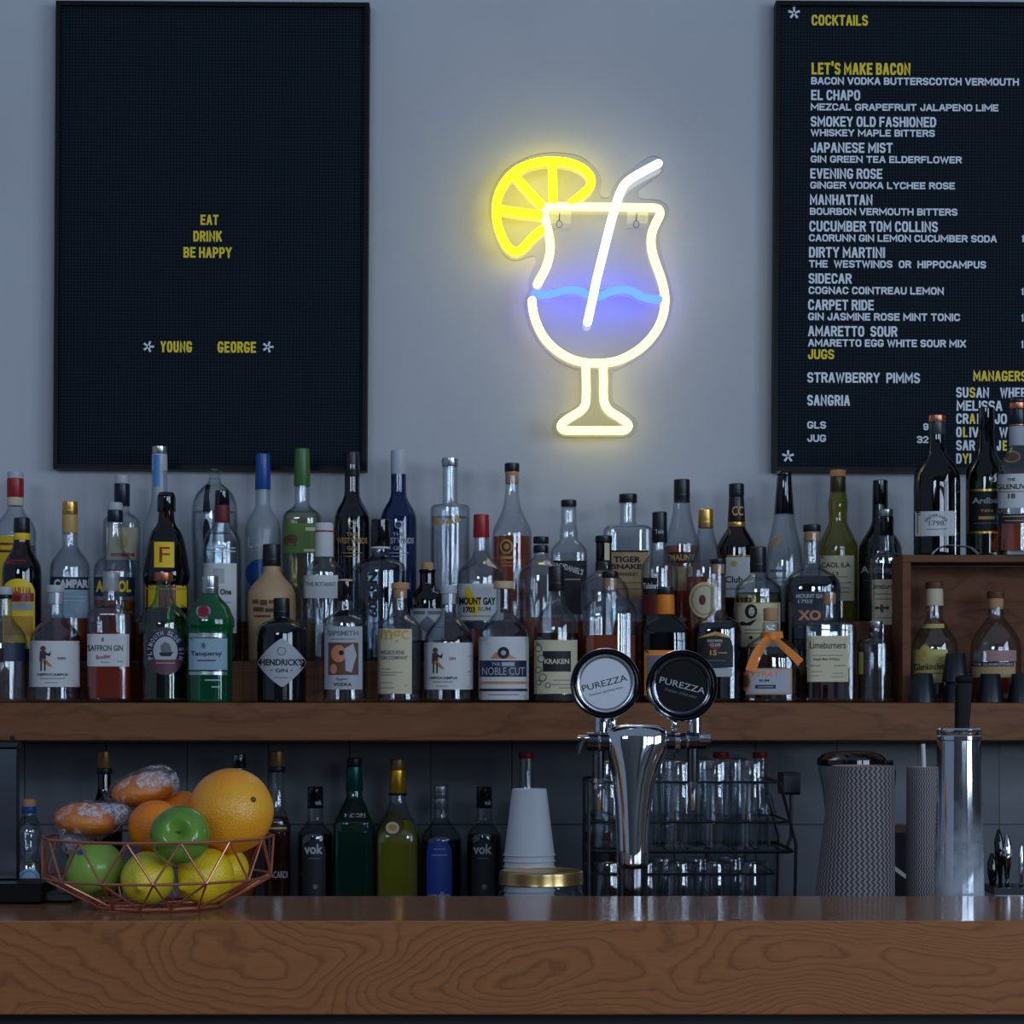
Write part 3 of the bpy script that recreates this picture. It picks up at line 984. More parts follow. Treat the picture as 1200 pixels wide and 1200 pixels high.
def bottle(name, label, row, xc, prof, glass, caps=(), labels=(), liq=None, n=2.0, dr=1.0, dD=0.0, fz=None, D=None, ribs=None, extra=None, group=None):
    if D is None:
        D = ROWS[row][0] + dD
    if fz is None:
        fz = ROWS[row][1]
    k = D / F
    yf = HY - (fz - ZC) / k            # picture row of the floor under the bottle
    X = (xc - HX) * k
    t = thing(name, label, 'bottle', (X, D, fz), group or GRP[row])
    ys = [p[0] for p in prof]
    hs = [p[1] for p in prof]
    last = hs[-1]
    ys += [yf - 1.8, yf - 0.4, yf - 0.03]
    hs += [last, last * 0.975, last * 0.93]
    f = pchip(ys, hs)
    neck, bodyw = hs[0], max(hs)

    def sec(y):
        h = f(y)
        tt = 0.0 if bodyw - neck < 0.5 else min(1, max(0, (h - neck) / (bodyw - neck)))
        tt = tt * tt * (3 - 2 * tt)
        return h * k, h * k * (1 + (dr - 1) * tt), 2 + (n - 2) * tt

    def ringpts(y, sc=0.0, seg=40):
        a, b_, nn = sec(y)
        a -= sc; b_ -= sc
        z = (yf - y) * k
        out = []
        for j in range(seg):
            th = 2 * math.pi * (j + 0.5) / seg
            c, s = math.cos(th), math.sin(th)
            out.append((a * math.copysign(abs(c) ** (2 / nn), c), b_ * math.copysign(abs(s) ** (2 / nn), s), z))
        return out
    rows = sorted(set([round(ys[0] + (ys[-1] - ys[0]) * i / 30, 3) for i in range(31)] + [round(y, 3) for y in ys]))
    w = MB(); w.rings([ringpts(y) for y in rows][::-1], glass, True, False)
    if glass in (CLEAR, PALEGREEN, SMOKE):
        ir = [y for y in rows if y < yf - 5.5] + [yf - 5.2]
        w.rings([ringpts(y, 0.0022) for y in ir][::-1], glass, True, False)
    w.build('body', t, 50)
    if liq:
        y0 = liq[0]
        lr = [y for y in rows if y > y0 + 0.5 and y < yf - 5.8]
        lr = [y0] + lr + [yf - 5.6]
        w = MB(); w.rings([ringpts(y, 0.0027, 40) for y in lr][::-1], liq[1]); w.build('liquid', t, 50)
    for c in caps:
        y0, y1, h0, h1, mt = c[:5]
        nm = c[5] if len(c) > 5 else 'cap'
        z0, z1 = (yf - y1) * k, (yf - y0) * k
        bev = min(0.0012, (z1 - z0) * 0.2)
        w = MB()
        w.lathe([(z0, h1 * k - bev * 0.5), (z0 + bev, h1 * k), (z1 - bev, h0 * k), (z1, h0 * k - bev)], mt, 32)
        if nm == 'cap' and (z1 - z0) > 0.018 and mt in (BLACK, NAVYCAP, GOLD, SILVER):
            w.lathe([(z0 + (z1 - z0) * 0.3, h1 * k + 0.0004), (z0 + (z1 - z0) * 0.34, h1 * k + 0.0004)], mt, 32, cap0=False, cap1=False)
        w.build(nm, t, 40)

    def surf(off):
        def fn(px, py):
            a, b_, nn = sec(py)
            x = (px - xc) * k
            q = min(0.985, abs(x / a))
            yy = b_ * (1 - q ** nn) ** (1 / nn)
            # the front wall stands nearer to the viewer than the bottle's axis
            s = (D - yy) / D
            x2 = (px - HX) * k * s - X
            lim = 0.985 * a
            if abs(x2) > lim: x2 = math.copysign(lim, x2)
            q = abs(x2 / a)
            yy = b_ * (1 - q ** nn) ** (1 / nn) + off
            z2 = (HY - py) * k * s + ZC - fz
            return (x2, -yy, z2)
        return fn
    for lb in labels:
        kind, x0, x1, y0, y1, mt = lb[:6]
        items = lb[6] if len(lb) > 6 else []
        o = t
        if kind != 'none':
            w = MB()
            V, Fc = patch2d(outline(kind, x0, x1, y0, y1))
            poly_mb(w, V, Fc, surf(0.0007), mt)
            o = w.build('label', t, 60)
        if items:
            w = MB()
            lay = 0
            for it in items:
                off = 0.0011 + lay * 0.00006
                lay += 1
                if it[0] == 't':
                    V, Fc = text2d(it[1], it[2], it[3], it[4], it[5], it[7] if len(it) > 7 else 0.02, it[8] if len(it) > 8 else 0)
                    poly_mb(w, *refine(V, Fc), surf(off), INKOF.get(it[6], it[6]))
                elif it[0] == 'arc':
                    V, Fc = arctext2d(*it[1:11])
                    poly_mb(w, *refine(V, Fc), surf(off), it[11])
                elif it[0] == 'p':
                    V, Fc = patch2d(it[1], 2)
                    poly_mb(w, *refine(V, Fc), surf(off), INKOF.get(it[2], it[2]))
                else:
                    V, Fc = patch2d(outline(it[0], it[1], it[2], it[3], it[4], 6), 4)
                    poly_mb(w, *refine(V, Fc), surf(off), INKOF.get(it[5], it[5]))
            w.build('lettering', o, None)
    if extra:
        extra(t, k, yf, surf, sec)
    return t


INKOF = {GOLD: pm('gold ink', rgb(206, 158, 66), 0.45), COPPER: pm('copper ink', rgb(206, 128, 84), 0.45), SILVER: pm('silver ink', rgb(176, 182, 188), 0.4)}


def rule(x0, x1, y, m, h=0.9):
    return ('rect', x0, x1, y - h / 2, y + h / 2, m)


def neckmark(t, k, yf, text, x0, x1, y0, y1, xc, rpx, D, mat=None, bold=0.02):
    """printing on a round sleeve of radius rpx (picture units)"""
    r = rpx * k + 0.0005

    def fn(px, py):
        x = (px - xc) * k
        x = max(-0.97 * r, min(0.97 * r, x))
        return (x, -math.sqrt(r * r - x * x), (yf - py) * k)
    V, Fc = text2d(text, x0, x1, y0, y1, bold)
    w = MB(); poly_mb(w, *refine(V, Fc), fn, INKOF.get(mat or GOLD, mat))
    return w.build('lettering', t, None)


# ---- back row
bottle('liqueur_bottle', 'clear bottle with red neck wrap and yellow label beside the frame edge', 'C', 18, [(556, 9), (594, 9), (602, 12), (612, 20), (625, 24), (640, 24)], CLEAR,
       [(553, 561, 9.3, 9.3, CAPWHITE), (561, 583, 9.8, 9.8, RED, 'neck_wrap'), (583, 593, 9.8, 9.8, CREAM, 'neck_label')],
       [('rect', -5, 17, 628, 700, YEL, [('rect', -5, 17, 636, 639, RED), rule(-3, 15, 646, DKRED, 3)])], (640, STRAW))
bottle('spirit_bottle', 'clear bottle with navy neck band and pale straw label behind orange aperitif', 'C', 143, [(558, 8), (593, 8), (601, 10), (607, 18), (612, 21), (620, 21)], CLEAR,
       [(557, 567, 8.5, 8.5, CAPWHITE), (567, 593, 9.2, 9.2, NAVYCAP, 'neck_wrap')],
       [('rect', 125, 162, 618, 656, CREAM, [('oval', 136, 150, 626, 644, OLIVELAB), rule(130, 157, 650, RED, 4)])], (640, WATER), n=4, dr=0.9)
bottle('vodka_bottle', 'tall frosted bottle with blue stripe down its silver capped neck', 'C', 187, [(545, 9), (585, 9.5), (598, 13), (610, 18), (622, 20), (660, 20)], FROST,
       [(523, 532, 9.2, 9.2, SILVER), (532, 552, 9, 9.2, CAPWHITE, 'neck_wrap')],
       [('rect', 180, 187, 533, 570, LBLUE), ('rect', 172, 203, 640, 690, LBLUE)], (640, WATER))
bottle('decanter', 'round shouldered clear decanter without label, topped by small glass stopper', 'C', 251.5, [(560, 6.5), (566, 8), (572, 15), (580, 22), (592, 26), (610, 27), (680, 25)], CLEAR,
       [(550, 553, 6, 7.5, CLEAR, 'stopper'), (553, 561, 7.2, 6.2, CLEAR, 'stopper')],
       [('none', 0, 0, 0, 0, None, [('p', [(240, 568), (247, 568), (245, 582), (247, 600), (238, 600), (239, 582)], INK), ('oval', 238, 246, 608, 640, INK)])], (600, WATER))
bottle('vodka_bottle', 'frosted bottle with blue foil capped neck and blue scene low on body', 'C', 308, [(570, 8.5), (592, 8.8), (600, 12), (610, 18), (622, 21), (660, 21)], FROST,
       [(532, 574, 8.7, 9.3, BLUECAP, 'foil')],
       [('oval', 288, 324, 655, 690, BLUECAP), ('none', 0, 0, 0, 0, None, [('t', 'L', 291, 296, 630, 642, WHITE), ('t', '\u2026v\u2026', 300, 318, 632, 640, WHITE)])], (620, WATER))
bottle('vodka_bottle', 'clear bottle with green foil neck and green label showing brown bison', 'C', 354, [(566, 8.8), (590, 9), (596, 13), (601, 20), (607, 22.5), (660, 22.5)], CLEAR,
       [(526, 570, 8.8, 9.8, GREENCAP, 'foil')],
       [('rect', 332, 372, 613, 648, GREENLAB, [('oval', 335, 349, 626, 637, BROWNINK), ('oval', 333, 339, 628, 639, BROWNINK), ('rect', 344, 347, 634, 640, BROWNINK),
        ('rect', 358, 371, 618, 622, CREAM), rule(356, 371, 645, CREAM, 3)])], (600, STRAW), n=3)
for xx, gl, inkm, capm, lab, capx in ((412.5, pm('black painted bottle', rgb(8, 9, 12), 0.09, coat=0.6), GOLD, [(530, 560, 8.5, 9, BLACK)], 'slim all black bottle with gold printed words', 0),
                                (467, BLUEGL, GREYP, [(528, 556, 9, 9.3, CAPWHITE)], 'deep cobalt blue bottle with white screw cap', 0)):
    bottle('gin_bottle', lab, 'C', xx, [(545, 8.8), (578, 9), (588, 12), (596, 17), (606, 20.8), (616, 21.3), (660, 21.3)], gl, capm,
           [('none', 0, 0, 0, 0, None, [('oval', xx - 4.5, xx + 4.5, 610.5, 619.5, inkm), ('oval', xx - 3.4, xx + 3.4, 611.6, 618.4, BLACKGL if capx == 0 and gl is not BLUEGL else NAVY),
             ('t', 'THE', xx - 7, xx + 7, 624, 628, inkm), ('t', 'WEST WINDS', xx - 18, xx + 18, 630, 637, inkm, 0.03), ('t', 'GIN', xx - 6, xx + 6, 640, 645, inkm),
             rule(xx - 12, xx + 12, 648, inkm), rule(xx - 8, xx + 8, 652, inkm)])], None)
bottle('spirit_bottle', 'flat shouldered clear cylinder bottle with glass stopper and gold script', 'C', 527.5, [(547, 9), (588, 9.2), (591, 10), (592.5, 21), (596, 23.2), (660, 23.2)], CLEAR,
       [(537, 547, 10, 10, SILVER, 'stopper')],
       [('none', 0, 0, 0, 0, None, [('p', [(507, 617), (509, 606), (512, 604), (511, 612), (516, 614)], GOLD), ('oval', 514, 521, 608, 615, GOLD), ('oval', 516, 519.5, 609.5, 614, GREYP), ('p', [(522, 614), (524, 608), (527, 612), (530, 606), (532, 613), (528, 614)], GOLD), ('p', [(533, 613), (536, 602), (538, 607), (542, 609), (537, 612)], GOLD)])], (606, WATER))
bottle('bourbon_bottle', 'clear bottle with exposed cork stopper, amber inside and gold crest', 'C', 600, [(553, 8), (575, 8.2), (592, 10.5), (606, 15), (617, 21), (626, 23.3), (660, 23.3)], CLEAR,
       [(543, 553, 8.8, 8.8, BLACK), (553, 567, 8.3, 7.6, CORK, 'cork')],
       [('none', 0, 0, 0, 0, None, [('oval', 586, 601, 632, 649, GOLD), ('oval', 588, 599, 634, 647, DKRED), ('oval', 590.5, 596.5, 637, 644, GOLD), ('rect', 586, 601, 652, 655, GOLD), rule(587, 600, 659, GOLD), rule(587, 600, 663, GOLD)])], (629, AMBER))
bottle('whiskey_bottle', 'square clear bottle with black label, white script and rippled neck', 'C', 666.5, [(593, 8.5), (600, 9.2), (612, 9), (622, 10.5), (632, 11), (637, 15), (643, 20), (649, 21.5), (665, 21.5)], CLEAR,
       [(586, 594, 9.2, 9.2, BLACK)],
       [('rect', 646, 687, 657, 720, INK, [('t', "JACK", 648, 664, 660, 666, WHITE, 0.03, -8), ('t', "DANIEL'S", 661, 684, 664, 671, WHITE, 0.03, -18), rule(655, 680, 679, WHITE)])], None, n=5, dr=0.95)
bottle('whiskey_bottle', 'broad flat shouldered flask with thin black cap and big tan label', 'C', 736, [(588, 9.5), (612, 9.7), (615, 11), (617, 25), (622, 29), (660, 29)], CLEAR,
       [(579, 589.5, 10.6, 10.6, BLACK)],
       [('rect', 716, 760, 645, 703, TANP, [('rect', 716, 760, 645, 647, INK), ('t', 'TIGER', 719, 751, 652, 659, INK, 0.04), ('t', 'SNAKE', 717, 752, 661, 667, INK, 0.04), ('t', 'WHISKEY', 724, 748, 671, 675, INK), rule(722, 752, 683, BROWNINK), rule(722, 752, 690, BROWNINK)])],
       None, n=5, dr=0.7)
bottle('rum_bottle', 'clear tapering neck bottle with amber inside and gold lettered black band', 'C', 799, [(586, 9.6), (600, 11), (618, 15), (630, 19), (638, 22), (660, 22.5)], CLEAR,
       [(562, 589, 9.4, 9.6, BLACK)],
       [('rect', 783, 817, 647, 660, INK, [('t', 'MAUNY', 785, 815, 649.5, 657, GOLD, 0.03)]), ('rect', 788, 812, 664, 692, TANP)], (640.5, AMBER))
bottle('whisky_bottle', 'dark amber bottle with black sleeved neck bearing pale initials and white label', 'C', 863, [(612, 10), (618, 10.5), (626, 15), (634, 20), (642, 23), (660, 23.5)], BROWN,
       [(567, 582, 9, 9, BLACK), (582, 612, 8.8, 10.4, BLACK, 'neck_wrap'), (612, 618, 10.8, 10.9, GOLD, 'neck_band')],
       [('rect', 851, 885, 653, 700, WHITE, [('oval', 856, 864, 657, 664, GOLD), ('t', 'Club', 850, 870, 675, 683, INK, 0.02), rule(850, 872, 690, DKRED)]),
        ('none', 0, 0, 0, 0, None, [rule(852, 885, 651.5, GOLD, 1.5)])], (632, DAMBER),
       extra=lambda t, k, yf, surf, sec: neckmark(t, k, yf, 'CC', 857, 870, 594, 605, 863, 9.9, 3.975))
bottle('sparkling_bottle', 'clear flared wine shaped bottle with long black foil and slanted tan sticker', 'C', 919, [(600, 11.5), (611, 13), (628, 16.5), (645, 20.5), (658, 22), (665, 22.3)], CLEAR,
       [(552, 557, 8.4, 9.2, BLACKGL), (557, 603, 8.4, 11.9, BLACKGL, 'foil')],
       [('none', 0, 0, 0, 0, None, [('p', [(898.5, 638), (914, 626), (917, 634), (901, 646)], TANP)]), ('none', 0, 0, 0, 0, None, [rule(902, 922, 669, GREYINK, 3), rule(901, 938, 677, GREYINK), rule(903, 936, 682, GREYINK)])], None)
bottle('whisky_bottle', 'olive green bottle with bulging neck, orange cap and cream label', 'C', 982, [(576, 9), (583, 10.5), (592, 11.5), (602, 10.6), (611, 10.6), (620, 14), (632, 20), (641, 22.8), (655, 23)], OLIVE,
       [(551, 559, 9.3, 9.3, pm('orange cap', rgb(214, 140, 90), 0.5)), (559, 577, 9.0, 9.4, pm('olive sleeve', rgb(60, 52, 14), 0.3), 'neck_wrap')],
       [('rect', 961.5, 1000.5, 651, 704, CREAM, [('t', 'CAOL ILA', 963, 996, 659, 665, INK, 0.02), ('t', '12', 976, 983, 670, 674, INK), rule(968, 993, 676, GREYINK), rule(964, 997, 683, GREYINK), rule(966, 995, 689, GREYINK), rule(966, 995, 694, GREYINK)])], None)
bottle('whisky_bottle', 'dark green bottle with black cap and white gothic lettering under the menu board', 'C', 1031.5, [(588, 9), (610, 9.5), (620, 13), (631, 20), (641, 24.5), (650, 25.3)], DGREEN,
       [(563, 592, 8.7, 9.4, BLACKGL)],
       [('rect', 1008, 1054, 660, 725, pm('dark green paper', rgb(16, 26, 24), 0.5), [('t', 'Ardbeg', 1009, 1048, 663, 674, GREYP, 0.03), rule(1012, 1045, 680, GREYINK)])], None)

# ---- middle row
bottle('liqueur_bottle', 'dark brown bottle with yellow neck ring and arched orange and yellow label', 'B', 25.5, [(620, 9), (636, 9.5), (645, 12), (655, 18), (665, 22), (675, 22.7)], BROWN,
       [(607, 625, 9.2, 9.6, BLACK), (625, 633, 10, 10, YEL, 'neck_band')],
       [('arch', 4, 40, 678, 760, YEL, [('rect', 14, 39, 695, 705, RED), ('t', 'KAHLUA', 8, 37, 688, 700, RED, 0.04), ('rect', 14, 38, 707, 715, GREYP), ('rect', 6, 38, 722, 745, pm('amber ink', rgb(210, 150, 30), 0.6))]),
        ('rect', 8, 34, 653, 661, RED, [rule(11, 31, 657, DKRED, 2.4)])], (650, DARKLIQ))
bottle('aperitif_bottle', 'clear round bottle with gold cap, navy band label and pale blue label', 'B', 82, [(620, 8.8), (640, 9), (648, 14), (656, 20), (664, 23), (672, 23.3)], CLEAR,
       [(588, 603, 8.8, 9, GOLD), (603, 625, 9, 9.2, pm('pale gold wrap', rgb(196, 160, 90), 0.4), 'neck_wrap')],
       [('rect', 60, 104, 676, 691, NAVY, [('t', 'CAMPARI', 64, 104, 679, 689, WHITE, 0.05)]), ('rect', 61, 104, 691, 724, PALEBLUE, [('oval', 87, 95, 712, 720, GREYP), rule(66, 100, 699, WHITE), rule(66, 100, 704, WHITE)])], (724, REDLIQ))
bottle('aperitif_bottle', 'clear round bottle with navy band lettered in yellow above orange liquid', 'B', 135, [(606, 8), (625, 8.5), (645, 11), (655, 19), (663, 24), (672, 25)], CLEAR,
       [(589, 598, 8.4, 8.8, CAPWHITE), (598, 612, 9, 9.3, NAVYCAP, 'neck_wrap')],
       [('rect', 111, 157, 676, 699, NAVY, [('t', 'APEROL', 113, 153, 680, 694, YEL, 0.05)]), ('none', 0, 0, 0, 0, None, [rule(126, 148, 668, DKRED, 2)])], (704, ORLIQ))
bottle('liqueur_bottle', 'brown monk shaped bottle with black cap and yellow badge on its chest', 'B', 195, [(600, 9), (612, 10), (618, 13), (623, 17), (640, 22), (660, 25.5), (674, 27.5), (682, 26.5), (685, 24.5), (690, 25), (720, 25)], BROWN,
       [(577, 582, 8.5, 10.5, BLACKGL), (582, 600, 10.8, 11, BLACKGL)],
       [('rect', 181, 204, 635, 665, YEL, [('t', 'F', 187, 199, 641, 659, RED, 0.0)]), ('rect', 171, 220, 686, 712, YEL, [('rect', 186, 206, 686, 712, RED), rule(172, 218, 690, GOLD, 2)])], (615, DARKLIQ))
bottle('vodka_bottle', 'clear bottle with black and red cap and tall white label', 'B', 260.5, [(606, 8.5), (612, 9), (618, 13), (626, 19), (636, 22.3), (650, 22.5)], CLEAR,
       [(575, 592, 8.5, 8.8, BLACKGL), (592, 612, 8.9, 9.2, DKRED, 'neck_wrap')],
       [('rect', 239, 277, 660, 742, WHITE, [('rect', 250, 263, 666, 684, GREYP), ('t', 'One', 258, 271, 690, 697, INK, 0.04), ('t', 'Ketel', 241, 255, 690, 697, INK, 0.04), rule(244, 270, 706, GREYINK), rule(244, 270, 715, GREYINK)]),
        ('none', 0, 0, 0, 0, None, [rule(243, 276, 642, WHITE, 1), rule(243, 276, 646, WHITE, 1)])], (625, WATER))
bottle('gin_bottle', 'opaque tan stoneware bottle with black cap behind the black diamond label bottle', 'B', 318.5, [(655, 10), (670, 10.3), (677, 15), (686, 23), (697, 27.8), (710, 28.3), (740, 27.5)], STONE,
       [(638, 664, 10.4, 10.7, BLACK)],
       [('none', 0, 0, 0, 0, None, [rule(296, 303, 705, BROWNINK, 5), rule(305, 313, 706, BROWNINK, 6), rule(315, 324, 705, BROWNINK, 4), rule(297, 309, 714, BROWNINK, 5), rule(311, 321, 715, BROWNINK, 4), rule(298, 317, 722, BROWNINK, 2)])], None)
bottle('gin_bottle', 'clear bottle with white cap ringed red and pale paper label', 'B', 380, [(640, 10), (652, 10.5), (659, 15), (665, 21), (671, 24), (680, 24.3)], CLEAR,
       [(613, 653, 10.6, 10.9, WHITE), (622, 624, 11.0, 11.0, RED, 'neck_band')],
       [('rect', 355, 396, 674, 701, WHITE, [('t', 'THE BOTANIST', 358, 394, 682, 687, GREYINK, 0.02)])], (668, WATER))
bottle('gin_bottle', 'bluish apothecary bottle with dark lettering running up its side and black cap', 'B', 446, [(642, 9.5), (650, 10), (654, 13), (657, 22), (662, 28), (670, 30), (690, 30.2)], SMOKE,
       [(609, 641, 11.2, 11.4, BLACKGL), (641, 643.5, 11.5, 11.5, WHITE, 'neck_band')],
       [('none', 0, 0, 0, 0, None, [('t', 'No 209', 411, 463, 692, 703, INK, 0.04, -90)])], (662, WATER), dr=0.85)
bottle('liqueur_bottle', 'short necked black bottle with cork stopper and grey arched lettering label', 'B', 501, [(669, 10), (672, 9), (685, 9), (690, 12), (696, 18), (702, 21), (710, 21.5)], DARKGL,
       [(659, 668, 7, 7, CORK, 'cork'), (667.5, 670.5, 10.2, 10.2, BLACKGL, 'neck_band')],
       [('rect', 481, 521, 713, 750, GREYP, [rule(484, 498, 718, GREYINK, 4), rule(501, 517, 718, GREYINK, 4), ('diamond', 491, 511, 722, 742, GREYINK)])], (690, DARKLIQ))
bottle('rum_bottle', 'clear bottle with red cap and white label showing yellow island shape', 'B', 564, [(625, 8.5), (645, 9), (655, 12), (662, 20), (670, 27), (680, 28.2)], CLEAR,
       [(603, 630, 9.0, 9.6, RED)],
       [('rect', 537.5, 590, 684, 727, WHITE, [('p', [(545, 688), (549, 687), (554, 697), (562, 704), (563, 716), (557, 722), (551, 719), (545, 702)], YEL), ('t', 'MOUNT GAY', 538, 581, 700, 709, INK, 0.05), ('t', '1703', 543, 557, 711, 718, INK, 0.05),
        ('t', 'RUM', 560, 575, 711, 716, GREYINK), rule(538, 580, 722, GREYINK)]), ('rect', 538, 590, 729, 737, NAVY)], (727, AMBER))
bottle('spirit_bottle', 'clear dimpled bottle with black cap behind the squid label bottle', 'B', 634, [(640, 8.5), (652, 9), (660, 16), (666, 23), (674, 26.5), (690, 27)], CLEAR,
       [(629, 637, 9.2, 9.2, BLACK), (639, 648, 8.9, 9.1, BLACK, 'neck_wrap')], [], (724, AMBER))
bottle('whiskey_bottle', 'clear rounded bottle with black cap and cream strip on its long neck', 'B', 707.5, [(660, 9.5), (670, 10.5), (676, 18), (684, 26), (695, 30), (715, 31)], CLEAR,
       [(628, 636, 10, 10, BLACK), (636, 658, 9.2, 9.2, BLACKGL, 'neck_wrap'), (658, 668, 9.8, 9.8, BLACK, 'neck_band')],
       [], (728, AMBER), dr=0.85, extra=lambda t, k, yf, surf, sec: neckmark(t, k, yf, 'I', 708, 714, 637, 657, 707.5, 9.3, 3.868, CREAM, 0.0))
bottle('whisky_bottle', 'clear shouldered bottle with black cap and small dark label lettered in white', 'B', 773, [(630, 8.5), (645, 9), (650, 12), (657, 18), (664, 21.5), (675, 22)], CLEAR,
       [(600, 636, 8.7, 9, BLACK)],
       [('rect', 753, 770, 677, 692, INK, [('t', 'Talisker', 753.5, 770, 683, 690, WHITE, 0.03)]), ('rect', 753, 790, 697, 720, DKRED)], (692, DAMBER), extra=lambda t, k, yf, surf, sec: neckmark(t, k, yf, 'Talis', 767, 777, 621, 626, 773, 9.0, 3.868, GREYP))
bottle('rum_bottle', 'amber filled bottle with gold cap and big round cream seal label', 'B', 827, [(612, 8.5), (625, 10), (640, 14), (655, 20), (664, 23), (676, 23.5)], CLEAR,
       [(597, 619, 8.7, 9, GOLD)],
       [('oval', 807.5, 844, 682, 724, CREAM, [('oval', 810, 841, 685, 721, GOLD), ('oval', 812, 839, 687, 719, CREAM), ('oval', 819, 827, 697, 709, DKRED)])], (676.5, AMBER))
bottle('liqueur_bottle', 'clear squat bottle with black cap and cream label bearing dark portrait', 'B', 888.5, [(660, 9), (672, 9.5), (677, 14), (683, 22), (691, 27), (700, 27.3)], CLEAR,
       [(641, 671, 9.4, 9.8, BLACK)],
       [('rect', 861.5, 914, 706, 758, CREAM, [('rect', 861.5, 914, 706, 707.2, GOLD), ('oval', 873, 887.5, 708, 725, INK), ('oval', 877.3, 884.3, 711.5, 722, CREAM), rule(878.3, 880.3, 715, INK), rule(881.5, 883.5, 715, INK), rule(879.6, 882.4, 719.4, INK, 0.8), ('p', [(862, 732), (870, 728), (878, 731), (887, 725), (880, 733), (868, 733)], INK), rule(872, 900, 738, BROWNINK), rule(872, 900, 742, BROWNINK), ('oval', 878, 882, 745, 749, INK)])], (695, STRAW))
bottle('rum_bottle', 'wide dark rum bottle with black topped cork and slate label with bronze letters', 'B', 951.5, [(625, 9.5), (645, 9.5), (662, 10), (668, 16), (674, 26), (682, 31.5), (692, 32.8)], CLEAR,
       [(615, 623, 10.4, 10.4, BLACK), (623, 634, 9, 8.5, CORK, 'cork')],
       [('rect', 931, 982, 693, 748, pm('slate paper', rgb(38, 46, 58), 0.6), [('t', 'MOUNT GAY', 933, 968, 696, 701, GREYP, 0.04), ('t', '1703', 935, 952, 702.5, 707, GREYP, 0.03), ('t', 'XO', 935, 962, 715, 727, COPPER, 0.04), rule(935, 970, 735, GREYINK)])], (676, DARKLIQ), n=3, dr=0.78)
bottle('whisky_bottle', 'tall square bottle with silver top, black neck sleeve and cream bee label', 'B', 1039, [(625, 8.5), (645, 8.7), (648, 10), (650, 17), (653, 19.3), (670, 19.5)], CLEAR,
       [(597, 606, 9, 9, SILVER), (606, 628, 8.7, 8.7, BLACKGL, 'neck_wrap')],
       [('rect', 1020, 1057.5, 679, 732, CREAM, [('t', 'Limeburners', 1021, 1055, 684, 690, INK, 0.01), rule(1024, 1050, 696, GREYINK), rule(1026, 1048, 702, GREYINK), ('oval', 1031, 1035.5, 708, 718, BROWNINK), ('p', [(1025, 710), (1033, 712), (1026, 715)], BROWNINK), ('p', [(1042, 710), (1034, 712), (1041, 715)], BROWNINK), rule(1027, 1046, 724, GREYINK)])], (733, AMBER), n=5, dr=1.0)

# ---- front row
bottle('spirit_bottle', 'clear bottle with pale cap and dark label cut by the edge beside tipsy doctor label', 'A', 5.5, [(700, 8.5), (722, 9), (730, 14), (740, 22), (752, 26), (765, 27)], CLEAR,
       [(688, 697, 9.3, 9.3, CAPWHITE), (697, 702, 8.8, 8.8, BLACK, 'neck_wrap')], [('rect', 4, 28, 753, 775, NAVY)], (760, WATER))


def doctor(cx, y0, y1, tint):
    """small standing figure drawn on a label"""
    h = y1 - y0
    hat = pm('blue grey ink', rgb(44, 62, 92), 0.6)
    tan = pm('ochre ink', rgb(188, 130, 40), 0.6)
    return [('oval', cx - 3, cx + 3.2, y0, y0 + 0.2 * h, BROWNINK), ('p', [(cx - 3.5, y0 + 0.2 * h), (cx + 3, y0 + 0.2 * h), (cx + 3.5, y0 + 0.6 * h), (cx - 4, y0 + 0.6 * h)], hat),
            ('p', [(cx - 1.5, y0 + 0.25 * h), (cx + 2, y0 + 0.25 * h), (cx + 2, y0 + 0.5 * h), (cx - 1.5, y0 + 0.5 * h)], DKRED),
            ('p', [(cx + 3, y0 + 0.25 * h), (cx + 7, y0 + 0.36 * h), (cx + 9, y0 + 0.2 * h), (cx + 8, y0 + 0.42 * h), (cx + 3, y0 + 0.36 * h)], INK),
            ('p', [(cx - 2, y0 + 0.52 * h), (cx + 3, y0 + 0.52 * h), (cx + 11, y0 + 0.84 * h), (cx + 8, y0 + 0.84 * h), (cx, y0 + 0.66 * h)], tan),
            ('rect', cx - 2.8, cx - 1.2, y0 + 0.6 * h, y1, INK), ('rect', cx + 1.4, cx + 3, y0 + 0.6 * h, y1, INK)]


bottle('vodka_bottle', 'clear domed bottle with white cap, standing figure label and dark printing', 'A', 65, [(694, 9.2), (720, 9.5), (727, 14), (735, 22), (745, 28.5), (756, 30)], CLEAR,
       [(686, 694.5, 10.4, 10.4, CAPWHITE, 'stopper'), (694.5, 708, 8.8, 8.5, CAPWHITE, 'stopper')],
       [('rect', 35.5, 94.5, 751, 805, WHITE, doctor(51, 757, 786, 0) + [('t', 'VODKA', 67, 77, 770, 773, INK), ('t', 'HIPPOCAMPUS', 45, 79, 789, 792, INK, 0.02), rule(48, 76, 795, GREYINK), rule(53, 68, 800, GREYINK, 0.7)])], (735, WATER))
bottle('gin_bottle', 'clear bottle of red liquor with frosted cap and small white script label', 'A', 130, [(690, 9), (706, 9.5), (710, 13), (714, 21), (719, 25.7), (730, 26)], CLEAR,
       [(670, 693, 9.2, 9.8, FROST)],
       [('rect', 103.5, 150.5, 743, 781, WHITE, [('oval', 119, 122, 747, 752, GREYINK), ('t', 'SAFFRON GIN', 104, 144, 756, 763, INK, 0.01), ('t', 'Boudier', 113, 130, 767, 772, RED, 0.02, 6), rule(118, 128, 776, GREYINK), rule(137, 144, 775, GREYINK)])], (742, REDLIQ), n=4, dr=0.95)
